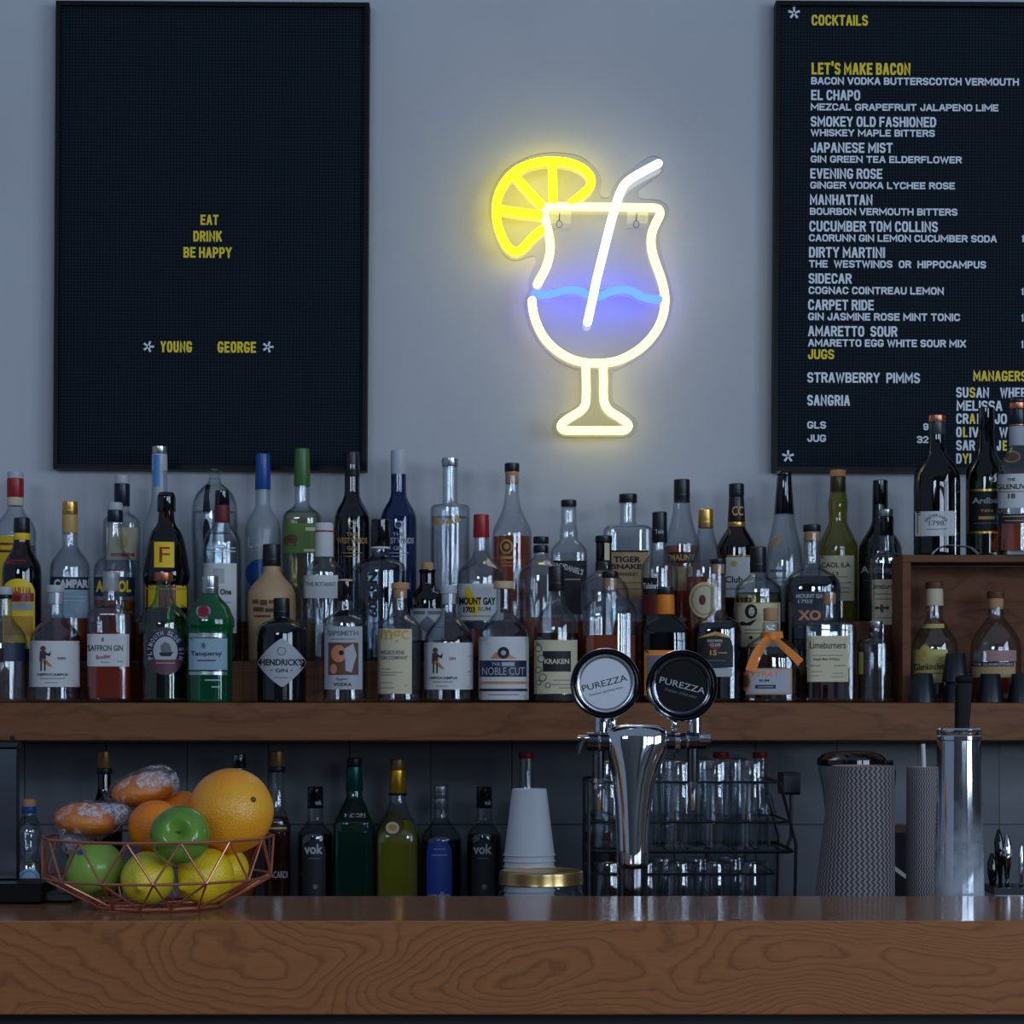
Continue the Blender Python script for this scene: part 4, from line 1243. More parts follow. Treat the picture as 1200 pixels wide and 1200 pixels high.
bottle('gin_bottle', 'pale green bottle with copper cap and oval plum ship label', 'A', 192, [(680, 8.5), (690, 9.5), (700, 11), (708, 14), (714, 20), (722, 26.5), (732, 28.5), (745, 28.7)], PALEGREEN,
       [(671, 681, 10.8, 10.8, COPPER)],
       [('oval', 171, 217, 735, 791, PURPLE, [('oval', 172, 216, 736.5, 789.5, NAVY), ('p', [(172.5, 772), (215.5, 772), (210, 782), (202, 789), (194, 790), (186, 789), (178, 782)], PURPLE), ('oval', 180, 208, 746, 780, GREYP), ('rect', 178, 210, 773, 782, PURPLE),
        ('arc', 'PLYMOUTH SLOE GIN', 194, 764, 18.3, 22.6, 205, -25, 5.4, 3.6, 0.03, GREYP), ('p', [(188, 757), (193, 752), (199, 755), (201, 764), (189, 765)], GREYINK), ('p', [(186, 765), (203, 764), (200, 769), (189, 769)], INK), rule(183, 205, 777, COPPER, 1.2)])], (778, DRED))
bottle('gin_bottle', 'emerald green shaker shaped bottle with silver cap, red seal and white label', 'A', 246, [(692, 9), (697, 10), (704, 16), (711, 22), (720, 25.5), (726, 28), (733, 28.3), (737, 26.5), (760, 26)], EMERALD,
       [(675, 696, 9.8, 10.2, SILVER)],
       [('oval', 230, 247, 708, 725, SILVER, [('oval', 232, 245, 710, 723, RED), ('oval', 235, 242, 713, 720, DKRED)]), ('rect', 222, 265, 742, 747, SILVER), ('rect', 222, 266, 748, 785, PALEBLUE, [('oval', 236, 241, 753, 760, GREYINK), ('t', 'Tanqueray', 224, 260, 763, 770, INK, 0.02), rule(232, 253, 774, DKRED, 1.6)]),
        ('rect', 222, 266, 787, 791, SILVER), ('none', 0, 0, 0, 0, None, [rule(240, 258, 797, SILVER, 1.5), rule(248, 258, 805, SILVER, 1.5)])], None, n=2.6, dD=-0.022)
bottle('gin_bottle', 'squat all black apothecary bottle with grey diamond label', 'A', 330, [(716, 9.5), (724, 9.5), (727, 14), (730, 22), (736, 27.5), (745, 29)], pm('black painted bottle', rgb(8, 9, 12), 0.09, coat=0.6),
       [(701, 724, 9.6, 9.6, BLACK)],
       [('diamond', 301.8, 359, 748, 805, GREYP, [('t', "HENDRICK'S", 305, 355, 772, 780, INK, 0.03), ('t', 'GIN', 323, 337, 783.5, 788, INK, 0.02), rule(317, 320, 785.5, INK), rule(340, 343, 785.5, INK), ('oval', 325, 335, 758, 768, GREYINK), ('oval', 326, 334, 759, 767, GREYP), rule(322, 338, 794, GREYINK)])], None)
bottle('vodka_bottle', 'clear bottle with black cap, cork ring and pale label with bronze picture', 'A', 404.5, [(702, 9), (715, 9.3), (719, 15), (724, 22), (731, 25.7), (740, 26)], CLEAR,
       [(679, 681, 8.6, 8.6, PALEWOOD, 'cork'), (681, 704, 9.2, 9.2, BLACKGL)],
       [('rect', 380.5, 424.5, 734, 808, GREYP, [('t', 'SIPSMITH', 384, 420, 739, 745, GREYINK, 0.02), rule(388, 416, 749, GREYINK), ('rect', 385, 420, 753, 791, BROWNINK), ('oval', 388, 406, 756, 776, COPPER), ('p', [(404, 760), (414, 754), (418, 768), (412, 788), (405, 786)], GREYP), ('oval', 387, 395, 778, 790, COPPER), ('oval', 397, 403, 762, 768, INK),
        ('t', 'Sipping', 394, 408, 794, 798, GREYINK), ('t', 'VODKA', 391, 412, 800, 804, INK)])], (727, WATER))
bottle('gin_bottle', 'clear bottle with cork stopper and tall cream label headed by gold letters', 'A', 469, [(694, 8.3), (715, 8.6), (722, 13), (728, 20), (735, 25), (742, 26.3)], CLEAR,
       [(683, 690.5, 10.6, 10.6, CORK, 'stopper'), (690, 701, 8, 7.8, CORK, 'cork')],
       [('rect', 442.8, 482.6, 737, 813, CREAM, [('t', 'mgc', 445, 479, 738, 755, GOLD, 0.02), ('t', 'MELBOURNE', 446, 474, 762, 767, GREYINK), ('t', 'GIN COMPANY', 446, 478, 768.5, 773, GREYINK), rule(446, 458, 784, GREYINK, 0.8), rule(446, 472, 788, GREYINK, 0.8), rule(446, 464, 791, GREYINK, 0.8), rule(446, 460, 800, GREYINK, 0.7), rule(446, 462, 806, GREYINK, 0.7), rule(474, 478, 803, GREYINK, 0.7)])],
       (732, WATER))
bottle('gin_bottle', 'clear domed bottle with white cap, standing figure label and red printing', 'A', 525.8, [(694, 9), (718, 9.3), (726, 14), (735, 22), (745, 27.5), (756, 29)], CLEAR,
       [(686, 696, 9.8, 9.8, CAPWHITE, 'stopper'), (696, 708, 8.6, 8.2, CAPWHITE, 'stopper')],
       [('rect', 497, 554.5, 753, 808, WHITE, doctor(510, 759, 789, 0) + [('t', 'GIN', 526, 534, 770, 773.5, RED), ('t', 'HIPPOCAMPUS', 503, 536, 793, 796, INK, 0.02), rule(507, 531, 799, GREYINK), rule(511, 525, 804, GREYINK, 0.7), rule(548, 553, 769, GREYINK, 0.7), rule(548, 553, 787, GREYINK, 0.7)])], (735, WATER))
bottle('vodka_bottle', 'clear domed bottle with pale wood stopper and white label with black and copper bands', 'A', 590.5, [(690, 9), (715, 9.2), (722, 14), (731, 22), (741, 28), (752, 30)], CLEAR,
       [(681.5, 690, 12, 12, PALEWOOD, 'stopper'), (690, 718, 4.5, 4.5, BLACK, 'neck_strip')],
       [('rect', 561, 619.5, 746, 820, WHITE, [('p', [(575, 772), (581, 764), (588, 770), (594, 765), (606, 772)], COPPER), ('oval', 583, 597, 758, 772, INK), ('oval', 587, 593, 762, 768, PALEBLUE), ('rect', 562, 617, 774, 793, NAVY), ('rect', 588, 603, 776, 780.5, GREYP), ('t', 'THE', 576, 586, 776.5, 780, GREYP),
        ('t', 'NOBLE CUT', 565, 615, 782, 791, GREYP, 0.0), ('rect', 562, 618, 798.5, 801.5, COPPER), ('rect', 562, 618, 807, 810, NAVY), rule(572, 608, 814, GREYINK)])], (735, WATER))
bottle('rum_bottle', 'clear ring necked bottle with black cap and cream label of dark squid arms', 'A', 652, [(690, 9), (700, 10), (704, 11), (708, 10), (713, 14), (720, 20), (729, 25.5), (740, 26.8)], CLEAR,
       [(664, 693, 9.4, 9.8, BLACK)],
       [('rect', 626, 676.5, 750, 813, CREAM, [('rect', 636, 669, 763, 787, INK), ('t', 'KRAKEN', 638, 667, 772, 778, CREAM, 0.03), ('p', [(628, 752), (634, 756), (632, 764), (630, 758)], GREYINK)] +
        [('oval', x - r, x + r, y - r, y + r, GREYINK if i % 2 == 0 else CREAM) for i, (x, y, r) in enumerate([(631, 760, 4.2), (631, 760, 3), (634, 772, 4.5), (634, 772, 3.2), (631, 785, 4), (631, 785, 2.8), (636, 794, 4.6), (636, 794, 3.3), (642, 803, 3.4), (642, 803, 2.3), (631, 800, 3.2), (631, 800, 2.1)])] +
        [rule(648, 672, 797, GREYINK, 0.8), rule(646, 674, 802, GREYINK, 0.8), rule(655, 674, 806, GREYINK, 0.8)]), ('rect', 626.5, 676, 814, 821, INK)], (742, DAMBER))
bottle('bourbon_bottle', 'broad clear flask of amber whiskey with black topped cork behind the white tap badge', 'A', 715, [(672, 8.5), (692, 9), (697, 13), (703, 22), (711, 29), (722, 32)], CLEAR,
       [(669.5, 677.5, 9.6, 9.6, BLACK), (677.5, 690, 8.3, 8, CORK, 'cork')], [], (744.5, AMBER), n=3, dr=0.62)
bottle('liqueur_bottle', 'dark flask with orange neck label and orange body label behind the black tap badge', 'A', 780, [(688, 9), (720, 10), (726, 16), (733, 23), (742, 27.5), (755, 28)], DGREEN,
       [(689, 697, 9.8, 9.8, BLACK), (697, 720, 10.1, 10.6, ORANGE, 'neck_label')],
       [('rect', 755, 806, 762, 815, ORANGE, [('rect', 758, 803, 768, 812, GREYINK)])], (722, DARKLIQ), n=4, dr=0.7)
bottle('rum_bottle', 'dark wide bottle with clear corked neck and black label under thin gold arch', 'A', 841, [(662, 8), (715, 8.6), (722, 12), (727, 20), (732, 27), (741, 28.3)], CLEAR,
       [(654.5, 661, 9.2, 9.2, BLACK), (661, 672, 7.6, 7.4, CORK, 'cork')],
       [('arch', 817, 859, 741, 782, INK, [('t', 'HAVANA', 829, 847, 749, 753, GREYP, 0.03), ('p', [(828, 752), (848, 752), (843, 760), (838, 762), (833, 760)], DKRED), ('t', 'CLUB', 832, 844, 754, 757.5, GREYP, 0.02), ('t', '15', 832, 840, 762, 768, GOLD, 0.03), rule(842, 852, 765, GOLD, 1), rule(826, 850, 774, GREYINK)]),
        ('rect', 818, 858, 783, 793, GREYP), ('none', 0, 0, 0, 0, None, [('p', [(817, 748), (826, 744), (838, 740), (850, 743), (858, 748), (850, 745), (838, 742), (826, 746)], GOLD)])], (730, DARKLIQ), n=3, dr=0.9)


def bow(t, k, yf, surf, sec):
    """ribbon tied round the neck of the squat rum bottle"""
    D = 3.765
    w = MB()

    def strip(pts, wd, depth):
        q = catmull([(x, y, d) for (x, y), d in zip(pts, depth)], 5)
        L_, R_ = [], []
        for i, p in enumerate(q):
            a, b_ = q[max(i - 1, 0)], q[min(i + 1, len(q) - 1)]
            tx, ty = b_.x - a.x, b_.y - a.y
            ln = math.hypot(tx, ty) or 1
            nx, ny = -ty / ln, tx / ln
            ww = wd[0] + (wd[1] - wd[0]) * i / (len(q) - 1)
            for lst, sgn in ((L_, 1), (R_, -1)):
                lst.append(((p.x + nx * ww * sgn - 903) * k, -p.z, (yf - p.y - ny * ww * sgn) * k))
        n = len(q)
        vs = L_ + R_ + [(x, y + 0.0012, z) for x, y, z in L_] + [(x, y + 0.0012, z) for x, y, z in R_]
        fs = []
        for i in range(n - 1):
            fs += [(i, i + 1, n + i + 1, n + i), (2 * n + i, 3 * n + i, 3 * n + i + 1, 2 * n + i + 1), (i, 2 * n + i, 2 * n + i + 1, i + 1), (n + i, n + i + 1, 3 * n + i + 1, 3 * n + i)]
        w.add(vs, fs, ORANGE)
    strip([(902, 746), (892, 756), (883, 770), (877, 787)], (4.5, 6.5), [0.022, 0.030, 0.035, 0.0365])
    strip([(904, 747), (914, 757), (926, 768), (935, 777)], (3.5, 5.0), [0.023, 0.031, 0.0365, 0.036])
    strip([(893, 748), (902, 746), (916, 744)], (5.0, 4.0), [0.0185, 0.0265, 0.0185])
    w.lathe([((yf - 752) * k, 11.6 * k), ((yf - 741) * k, 11.6 * k)], ORANGE, 24, cap0=False, cap1=False)
    return w.build('ribbon', t, 40)


bottle('rum_bottle', 'squat flask with cork and bright orange ribbon tied in loose knot', 'A', 903, [(729, 8.5), (733, 10), (738, 9.5), (742, 10.5), (747, 15), (754, 25), (766, 32), (778, 33.5)], CLEAR,
       [(712.5, 727.5, 8.6, 8.4, CORK, 'cork')],
       [('rect', 874, 928, 783, 814, TANP, [('rect', 876, 926, 785, 812, GREYP), ('oval', 867.5, 880, 787, 810, COPPER), ('oval', 869.5, 878, 791, 806, BROWNINK), ('t', 'PYRAT', 881, 913, 786.5, 793, ORANGE, 0.02), ('t', 'RUM', 890, 901, 796, 799, INK, 0.03), ('rect', 885, 909, 802.5, 807, NAVY), rule(888, 906, 804.8, GREYP, 0.8)])],
       (768, DAMBER), n=3, dr=0.74, extra=bow)
bottle('whisky_bottle', 'square shouldered clear bottle with tall straight neck and cream label over dark whisky', 'A', 972, [(694, 8.4), (725, 8.8), (728, 11), (729.5, 26), (733, 29.3), (745, 29.5)], CLEAR,
       [(686, 695, 9, 9, CLEAR, 'stopper'), (695, 708, 7.6, 7.2, CORK, 'cork')],
       [('rect', 946.5, 994, 745, 799, CREAM, [('t', 'Limeburners', 949, 991, 752, 760, INK, 0.01), rule(952, 988, 768, GREYINK, 0.8), ('t', 'Single Malt Whisky', 953, 984, 771, 774.5, INK, 0.01), rule(949, 962, 780, BROWNINK, 0.8), rule(977, 991, 780, BROWNINK, 0.8), rule(951, 964, 787, GREYINK, 0.7), rule(951, 960, 792, GREYINK, 0.7), rule(976, 988, 789, GREYINK, 0.7), rule(974, 989, 793, GREYINK, 0.7)])],
       (784, DAMBER), n=6, dr=0.85)
bottle('spirit_bottle', 'small clear jug bottle with silver screw cap beside the wooden crate', 'A', 1026.5, [(735, 7.5), (741, 8), (746, 13), (750, 19), (755, 21.8), (765, 22)], CLEAR,
       [(728, 736, 8.2, 8.2, SILVER)], [('rect', 1007, 1012, 764, 790, OLIVELAB)], (752, WATER))

# ------------------------------------------------------------------ wooden crate with bottles in and on it
CRATEW = wood('crate wood', rgb(76, 46, 32), rgb(124, 82, 60), (2.0, 9, 12), 8, rough=0.7, spec=0.15, seed=11.0)
CR_F, CR_B = 3.72, 3.827
xl = (1058 - HX) / F * CR_F
zt = SHELF_Z + (824 - 650.5) / F * CR_F
CH = zt - SHELF_Z
t = thing('wooden_crate', 'open fronted wooden crate lying on its side on the wall shelf', 'crate', (xl, CR_F, SHELF_Z))
w = MB(); w.rbox(0, 0.42, 0, 0.107, CH - 0.013, CH, CRATEW, 0.001); w.build('top_board', t)
w = MB(); w.rbox(0, 0.42, 0, 0.107, 0.0005, 0.008, CRATEW, 0.001); w.build('bottom_board', t)
w = MB(); w.box(0.0, 0.014, 0.0005, 0.1065, 0.0085, CH - 0.0135, CRATEW); w.build('side_board', t, None)
w = MB(); w.box(0.406, 0.42, 0.0005, 0.1065, 0.0085, CH - 0.0135, CRATEW); w.build('side_board', t, None)
w = MB(); w.box(0.0145, 0.4055, 0.101, 0.1065, 0.0085, CH - 0.0135, CRATEW); w.build('back_board', t, None)
CG = 'bottles inside the wooden crate'
bottle('whisky_bottle', 'crated bottle with pale neck paper and arched straw label', 'A', 1095, [(705, 9.5), (725, 10), (732, 14), (743, 21), (752, 26), (762, 27.3)], CLEAR,
       [(682, 690, 10.2, 10.4, BROWNINK), (690, 710, 10, 10.3, CREAM, 'neck_wrap')],
       [('rect', 1076, 1106, 731, 736, OLIVELAB), ('rect', 1067, 1110, 761, 800, OLIVELAB, [('oval', 1078, 1091, 756, 772, OLIVELAB), ('oval', 1081, 1086, 762, 770, GOLD), ('t', 'Glenkinchie', 1072, 1106, 777, 785, INK, 0.02, 3), rule(1074, 1104, 789, BROWNINK)])], (770, STRAW), fz=SHELF_Z + 0.0085, D=3.768, group=CG)
bottle('whisky_bottle', 'crated rounded bottle with brown cork and black lettered band on tan label', 'A', 1167, [(712, 9), (722, 9.5), (730, 15), (740, 22.5), (752, 28.5), (764, 29.8)], CLEAR,
       [(693, 701, 10.3, 10.3, BROWNINK, 'stopper'), (701, 714, 9, 8.6, CORK, 'cork')],
       [('rect', 1139, 1189, 776, 794, TANP, [('rect', 1139, 1187, 776, 781, INK), ('t', 'THE GLENROTHES', 1141, 1186, 777, 780, GREYP, 0.02)]), ('rect', 1156, 1190, 762, 775, pm('rose paper', rgb(170, 130, 126), 0.6))], (790, AMBER), fz=SHELF_Z + 0.0085, D=3.768, dr=0.95, group=CG)
TG = 'bottles on top of the wooden crate'
bottle('whisky_bottle', 'dark bottle with copper cap and pale wrap label standing on the crate', 'A', 1098, [(495, 9), (515, 9), (530, 10.5), (540, 17), (549, 23), (558, 26.3), (570, 27)], DARKGL,
       [(487, 495, 10, 10.2, COPPER), (495, 510, 9.4, 9.4, pm('slate sleeve', rgb(50, 58, 66), 0.3), 'neck_wrap')],
       [('rect', 1070.5, 1120, 599, 628, WHITE, [('arc', 'GREYFRIARS', 1097, 624, 16, 20, 140, 40, 3.6, 2.8, 0.02, GREYINK), ('t', '1798', 1089, 1106, 610, 616, GREYINK, 0.01), rule(1086, 1109, 620, GREYINK, 0.8)])], None, fz=zt, D=3.778, group=TG)
bottle('whisky_bottle', 'green bottle with black gold framed label standing on the crate', 'A', 1156, [(498, 9), (520, 10), (530, 12), (541, 18), (552, 23), (562, 24)], DGREEN,
       [(478, 504, 9.2, 9.6, BLACKGL)],
       [('rect', 1135, 1177, 573, 625, GOLD, [('rect', 1136.5, 1175.5, 575.5, 622.5, INK), ('t', 'Ardbeg', 1140, 1174, 583, 592, GREYP, 0.03), ('t', 'TEN', 1149, 1163, 597, 600, GOLD), ('rect', 1147, 1165, 605, 608.5, GOLD), rule(1142, 1172, 613, GREYINK)])], None, fz=zt, D=3.803, group=TG)
bottle('whisky_bottle', 'clear bottle with navy and copper cap and big white label standing on the crate', 'A', 1193, [(510, 9.5), (522, 10), (530, 13), (540, 19), (550, 23), (560, 24.5)], CLEAR,
       [(466, 472, 9.8, 10.2, NAVYCAP), (472, 480, 10.3, 10.3, COPPER), (480, 498, 10.1, 10.3, NAVYCAP, 'neck_wrap'), (498, 500, 10.5, 10.5, COPPER, 'neck_band'), (500, 523, 10.2, 10.4, GREYP, 'neck_label')],
       [('oval', 1176, 1196, 528, 542, GOLD, [('oval', 1178, 1194, 530, 540, BROWNINK)]), ('rect', 1167, 1216, 555, 595, WHITE, [('t', 'THE', 1181, 1190, 560, 563.5, INK), ('t', 'GLENLIVET', 1170, 1210, 567, 573, INK, 0.02), rule(1170, 1208, 576, GREYINK), ('t', '18', 1182, 1190, 578, 584, DKRED, 0.03)]),
        ('rect', 1169, 1216, 602, 613, NAVY, [rule(1176, 1208, 605, GOLD, 1.2), rule(1178, 1206, 610, GOLD, 1)])], (614, AMBER), fz=zt, D=3.738, group=TG)
# wire stand beside the copper capped bottle
D = 3.7268
k = D / F
t = thing('wire_stand', 'small chrome wire stand with upright rod on top of the crate', 'stand', ((1118.5 - HX) * k, D, zt))
w = MB()
for y0 in (0.0, 0.012):
    w.tube(catmull([(-26 * k, y0 - 0.006, 0.0012), (-19 * k, y0 - 0.006, 8 * k), (-8 * k, y0 - 0.006, 11 * k), (10 * k, y0 - 0.006, 10 * k), (20 * k, y0 - 0.006, 8 * k), (28 * k, y0 - 0.006, 0.0012)], 5), 0.0011, CHROME, 8)
w.tube([(0, -0.006, 10 * k), (0, 0.006, 10 * k)], 0.001, CHROME, 8)
w.build('base', t)
w = MB(); w.tube([(0, -0.0065, 0.0005), (0, -0.0065, 90 * k)], 0.0016, CHROME, 10); w.build('rod', t)
# black measuring cups
CUP = pm('black measure', rgb(20, 24, 32), 0.35)
for i, (cx, z, lab) in enumerate(((1081, 0.0, 'black upturned cup before the straw label crate bottle'), (1121, 0.0, 'black upturned cup carrying another cup, behind black tap lever'), (1120, 1, 'black upturned cup raised on top of another cup'),
                                  (1160.5, 0.0, 'black upturned cup before the tan label crate bottle'), (1197, 0.0, 'black upturned cup cut by the picture edge'))):
    D = 3.69
    k = D / F
    t = thing('measuring_cup', lab, 'cup', ((cx - HX) * k, D, SHELF_Z + (24 * k if z else 0)), 'black measuring cups by the crate')
    w = MB()
    h = 34 * k
    w.lathe([(0, 16 * k), (0.001, 16.5 * k), (h - 0.0015, 11.8 * k), (h, 11.2 * k)], CUP, 32, cap0=False)
    w.lathe([(0, 16 * k), (h - 0.002, 11 * k)], CUP, 32, cap0=False)
    w.build('body', t)

# ------------------------------------------------------------------ bottles on the counter below
bottle('spirit_bottle', 'clear waisted bottle with cork and blue collar beside the steel pole', 'L', 34, [(945, 7.5), (955, 8), (963, 12), (975, 15), (987, 13), (998, 11.5), (1010, 16), (1025, 18)], CLEAR,
       [(936, 945, 8, 8, CORK, 'cork'), (945, 953, 8.6, 8.8, BLUECAP, 'neck_band')], [('oval', 22, 46, 1018, 1040, PALEBLUE, [('oval', 24, 44, 1020, 1038, LBLUE), ('oval', 26, 42, 1022, 1036, PALEBLUE)])], (1010, STRAW))
bottle('spirit_bottle', 'bottle with gold and black cap rising behind the wrapped fruit', 'L', 122.5, [(905, 7), (925, 8), (940, 12), (952, 19), (965, 21)], BROWN,
       [(880, 900, 9, 9.2, pm('bronze cap', rgb(150, 112, 70), 0.35, metal=0.5)), (900, 907, 9.4, 9.4, BLACK, 'neck_band')], [], None)
bottle('spirit_bottle', 'bottle with grey metal cap rising behind the grapefruit', 'L', 280.5, [(900, 7), (920, 8), (940, 13), (955, 19), (965, 20)], CLEAR,
       [(884, 900, 8, 8.2, DCHROME)], [], (960, AMBER))
bottle('spirit_bottle', 'slim bottle with bronze cap and amber liquor next to the fruit bowl', 'L', 325, [(900, 8), (930, 8.5), (945, 10), (955, 13), (962, 15.5), (980, 16)], CLEAR,
       [(880, 898, 9, 9.2, pm('bronze cap', rgb(150, 112, 70), 0.35, metal=0.5)), (898, 905, 9.5, 9.5, BLACK, 'neck_band')],
       [('rect', 311, 340, 966, 975, INK, [rule(316, 336, 970.5, GOLD, 2.2)]), ('none', 0, 0, 0, 0, None, [('t', 'BACARDI', 314, 337, 1021, 1029, GREYP, 0.0)])], (957, DAMBER))
for xx, lab, mt, cp in ((369.5, 'black label liqueur bottle standing beside dark green bottle', INK, BLACKGL), (567.5, 'black label liqueur bottle standing beside the paper cup stack', INK, BLACKGL)):
    bottle('liqueur_bottle', lab, 'L', xx, [(946, 9), (960, 9.2), (966, 12), (971, 17), (979, 20.5), (990, 21)], CLEAR,
           [(921.5, 947, 9.2, 9.5, cp)],
           [('arch', xx - 15, xx + 12, 984, 1060, mt, [('t', 'vok', xx - 13, xx + 9, 989, 1001, GREYP, 0.03), rule(xx - 8, xx + 5, 1006, GREYINK), ('oval', xx - 3, xx + 3, 1036, 1042, GREYINK)])], (978, DARKLIQ),
           extra=lambda t, k, yf, surf, sec, xx=xx: neckmark(t, k, yf, 'vok', xx + 0.5, xx + 8, 937, 943, xx, 9.6, 3.9, GREYP))
bottle('liqueur_bottle', 'dark green square liqueur bottle with black cap and triangular shoulder label', 'L', 415.3, [(926, 9), (935, 10), (945, 15), (956, 20), (963, 23.8), (975, 24.2)], shell('bottle green glass', (0.03, 0.20, 0.13, 1), (0, 0.03, 0.02, 1), milk=0.3),
       [(888.5, 898, 9, 9.2, BLACK), (898, 927, 9.2, 10.4, pm('teal foil', rgb(14, 84, 74), 0.25, metal=0.6), 'foil')],
       [('none', 0, 0, 0, 0, None, [('p', [(416, 935), (430, 962), (403, 962)], INK), ('t', 'MIDORI', 404, 428, 953, 958, GREYP, 0.02)])], (962, liquid('green spirit', (0.02, 0.24, 0.15, 1), 0.35)), n=4)
bottle('liqueur_bottle', 'yellow green square liqueur bottle with gold foil neck and round seal', 'L', 466.2, [(930, 10), (940, 10.5), (952, 15), (965, 21), (978, 25.7), (988, 26.2)], CLEAR,
       [(889.5, 902, 8.6, 9, pm('bronze cap', rgb(150, 112, 70), 0.35, metal=0.5)), (902, 930, 8.8, 10.4, pm('yellow foil', rgb(214, 160, 40), 0.22, metal=0.7), 'foil'), (929, 932, 11, 11, BLACK, 'neck_band')],
       [('oval', 448, 473, 950, 980, pm('olive seal', rgb(66, 58, 22), 0.5), [('oval', 452, 468, 963, 977, CREAM), ('oval', 455, 465, 966, 974, GOLD)])], (960, YELIQ), n=4)
bottle('liqueur_bottle', 'silver capped bottle with royal blue label between yellow and black labelled bottles', 'L', 517, [(948, 8.5), (958, 9), (966, 14), (974, 20), (983, 24), (990, 24.3)], CLEAR,
       [(920.5, 935, 9, 9.2, SILVER), (935, 948, 8.6, 8.8, SILVER, 'neck_wrap')],
       [('arch', 500, 529.5, 985, 1065, pm('royal blue paper', rgb(24, 62, 150), 0.5), [rule(508, 522, 995, GREYP, 0.8), rule(506, 524, 1002, GREYP, 0.8), ('t', 'vodka', 502, 528, 1045, 1054, GREYP, 0.03)])], (984, DARKLIQ))
bottle('spirit_bottle', 'clear bottle with red cap hidden behind the paper cup stack', 'L', 617, [(888, 8), (905, 8.5), (925, 10), (940, 18), (955, 20)], CLEAR,
       [(882, 889, 9.2, 9.2, RED)], [], (950, WATER))
bottle('spirit_bottle', 'clear bottle with black label behind the tap tower', 'L', 703, [(925, 8), (945, 9), (956, 14), (966, 20), (975, 21)], CLEAR,
       [(905, 926, 9, 9, BLACK)], [('rect', 684, 722, 993, 1060, BLACK)], (975, DARKLIQ))
bottle('spirit_bottle', 'red capped bottle behind the glass rack, next to the black tap badge', 'L', 845, [(888, 8), (905, 8.5), (925, 10), (940, 18), (955, 20)], CLEAR, [(881.5, 888.5, 9.6, 9.6, RED)], [], (950, WATER))
bottle('spirit_bottle', 'red capped bottle behind the glass rack, next to its handle', 'L', 891, [(888, 8), (905, 8.5), (925, 10), (940, 18), (955, 20)], CLEAR, [(881.5, 888.5, 9, 9, RED)], [], (950, WATER))

# ------------------------------------------------------------------ stack of paper cups
PAPER = pm('white paper cup', rgb(205, 205, 208), 0.65)
D = 3.5
k = D / F
step = 7.0 * k
ncup = int((1121.4 - 990) / 7.0)
ORD = ['topmost', 'second', 'third', 'fourth', 'fifth', 'sixth', 'seventh', 'eighth', 'ninth', 'tenth', 'eleventh', 'twelfth', 'thirteenth', 'fourteenth', 'fifteenth', 'sixteenth', 'seventeenth', 'eighteenth', 'nineteenth']
w = MB()
H = 78 * k
w.lathe([(0.0012, 29.5 * k), (H - 0.001, 20.2 * k), (H, 19.6 * k), (H, 18.4 * k), (H - 3 * k, 18.1 * k)], PAPER, 40, cap0=False)
w.lathe([(0.0012, 29.0 * k), (H - 4 * k, 20.2 * k), (H - 4 * k, 17 * k)], PAPER, 40, cap0=False)
w.tube([(29.9 * k * math.cos(a * math.pi / 20), 29.9 * k * math.sin(a * math.pi / 20), 0.0012) for a in range(40)], 0.0013, PAPER, 8, True)
cup0 = None
for i in range(ncup):
    lab = 'white upturned paper cup, %s of the nested stack%s' % (ORD[i], ' above the gold jar lid' if i < 5 else '')
    z = COUNTER_Z + (ncup - 1 - i) * step + 0.0002
    loc = ((620.3 - HX) * k, D, z)
    if cup0 is None:
        cup0 = w.build('paper_cup', None, 40, loc)
        o = cup0
    else:
        o = cup0.copy(); COL.objects.link(o); o.location = loc
    tag(o, lab, 'cup', 'stacked paper cups')

# ------------------------------------------------------------------ jar
D = 3.25
k = D / F
zj = lambda y: -(y - HY) * k + ZC - COUNTER_Z
t = thing('glass_jar', 'wide glass jar with shiny gold screw lid in front of the paper cups', 'jar', ((634 - HX) * k, D, COUNTER_Z))
w = MB()
w.lathe([(0.0006, 46 * k), (0.004, 51 * k), (zj(1075), 54 * k), (zj(1056), 53.5 * k), (zj(1046), 49 * k), (zj(1040), 45 * k), (zj(1026), 45 * k)], CLEAR, 48, cap1=False)
w.build('body', t)
w = MB()
w.lathe([(zj(1036), 48.6 * k), (zj(1035), 49.6 * k), (zj(1032), 49.2 * k), (zj(1024), 49.2 * k), (zj(1021.5), 49 * k), (zj(1020), 47.5 * k), (zj(1019.6), 45 * k), (zj(1020.6), 43 * k)], pm('gold lid', rgb(206, 172, 112), 0.25, metal=0.9), 48)
w.build('lid', t)
w = MB(); w.lathe([(0.004, 44 * k), (zj(1100), 50 * k), (zj(1098), 48 * k)], pm('pale contents', rgb(150, 150, 150), 0.8), 32); w.build('contents', t)

# ------------------------------------------------------------------ tumblers and wire rack
WIRE = pm('black coated wire', rgb(16, 17, 20), 0.4)
D0, D1 = 3.44, 3.665
kf = D0 / F
zr = lambda y, D: ZC - (y - HY) / F * D
xa, xb = (690 - HX) * kf, (930 - HX) * kf
t = thing('glass_rack', 'two tier black wire rack holding upturned glasses behind the tap', 'rack', ((xa + xb) / 2, (D0 + D1) / 2, COUNTER_Z))
cx, cyy = (xa + xb) / 2, (D0 + D1) / 2


def loop(w, x0, x1, y0, y1, z, r, cr=0.02):
    pts = []
    for (px, py, a0) in ((x1 - cr, y0 + cr, -90), (x1 - cr, y1 - cr, 0), (x0 + cr, y1 - cr, 90), (x0 + cr, y0 + cr, 180)):
        for q in range(5):
            a = math.radians(a0 + 22.5 * q)
            pts.append((px + cr * math.cos(a) - cx, py + cr * math.sin(a) - cyy, z - COUNTER_Z))
    w.tube(pts, r, WIRE, 8, True)


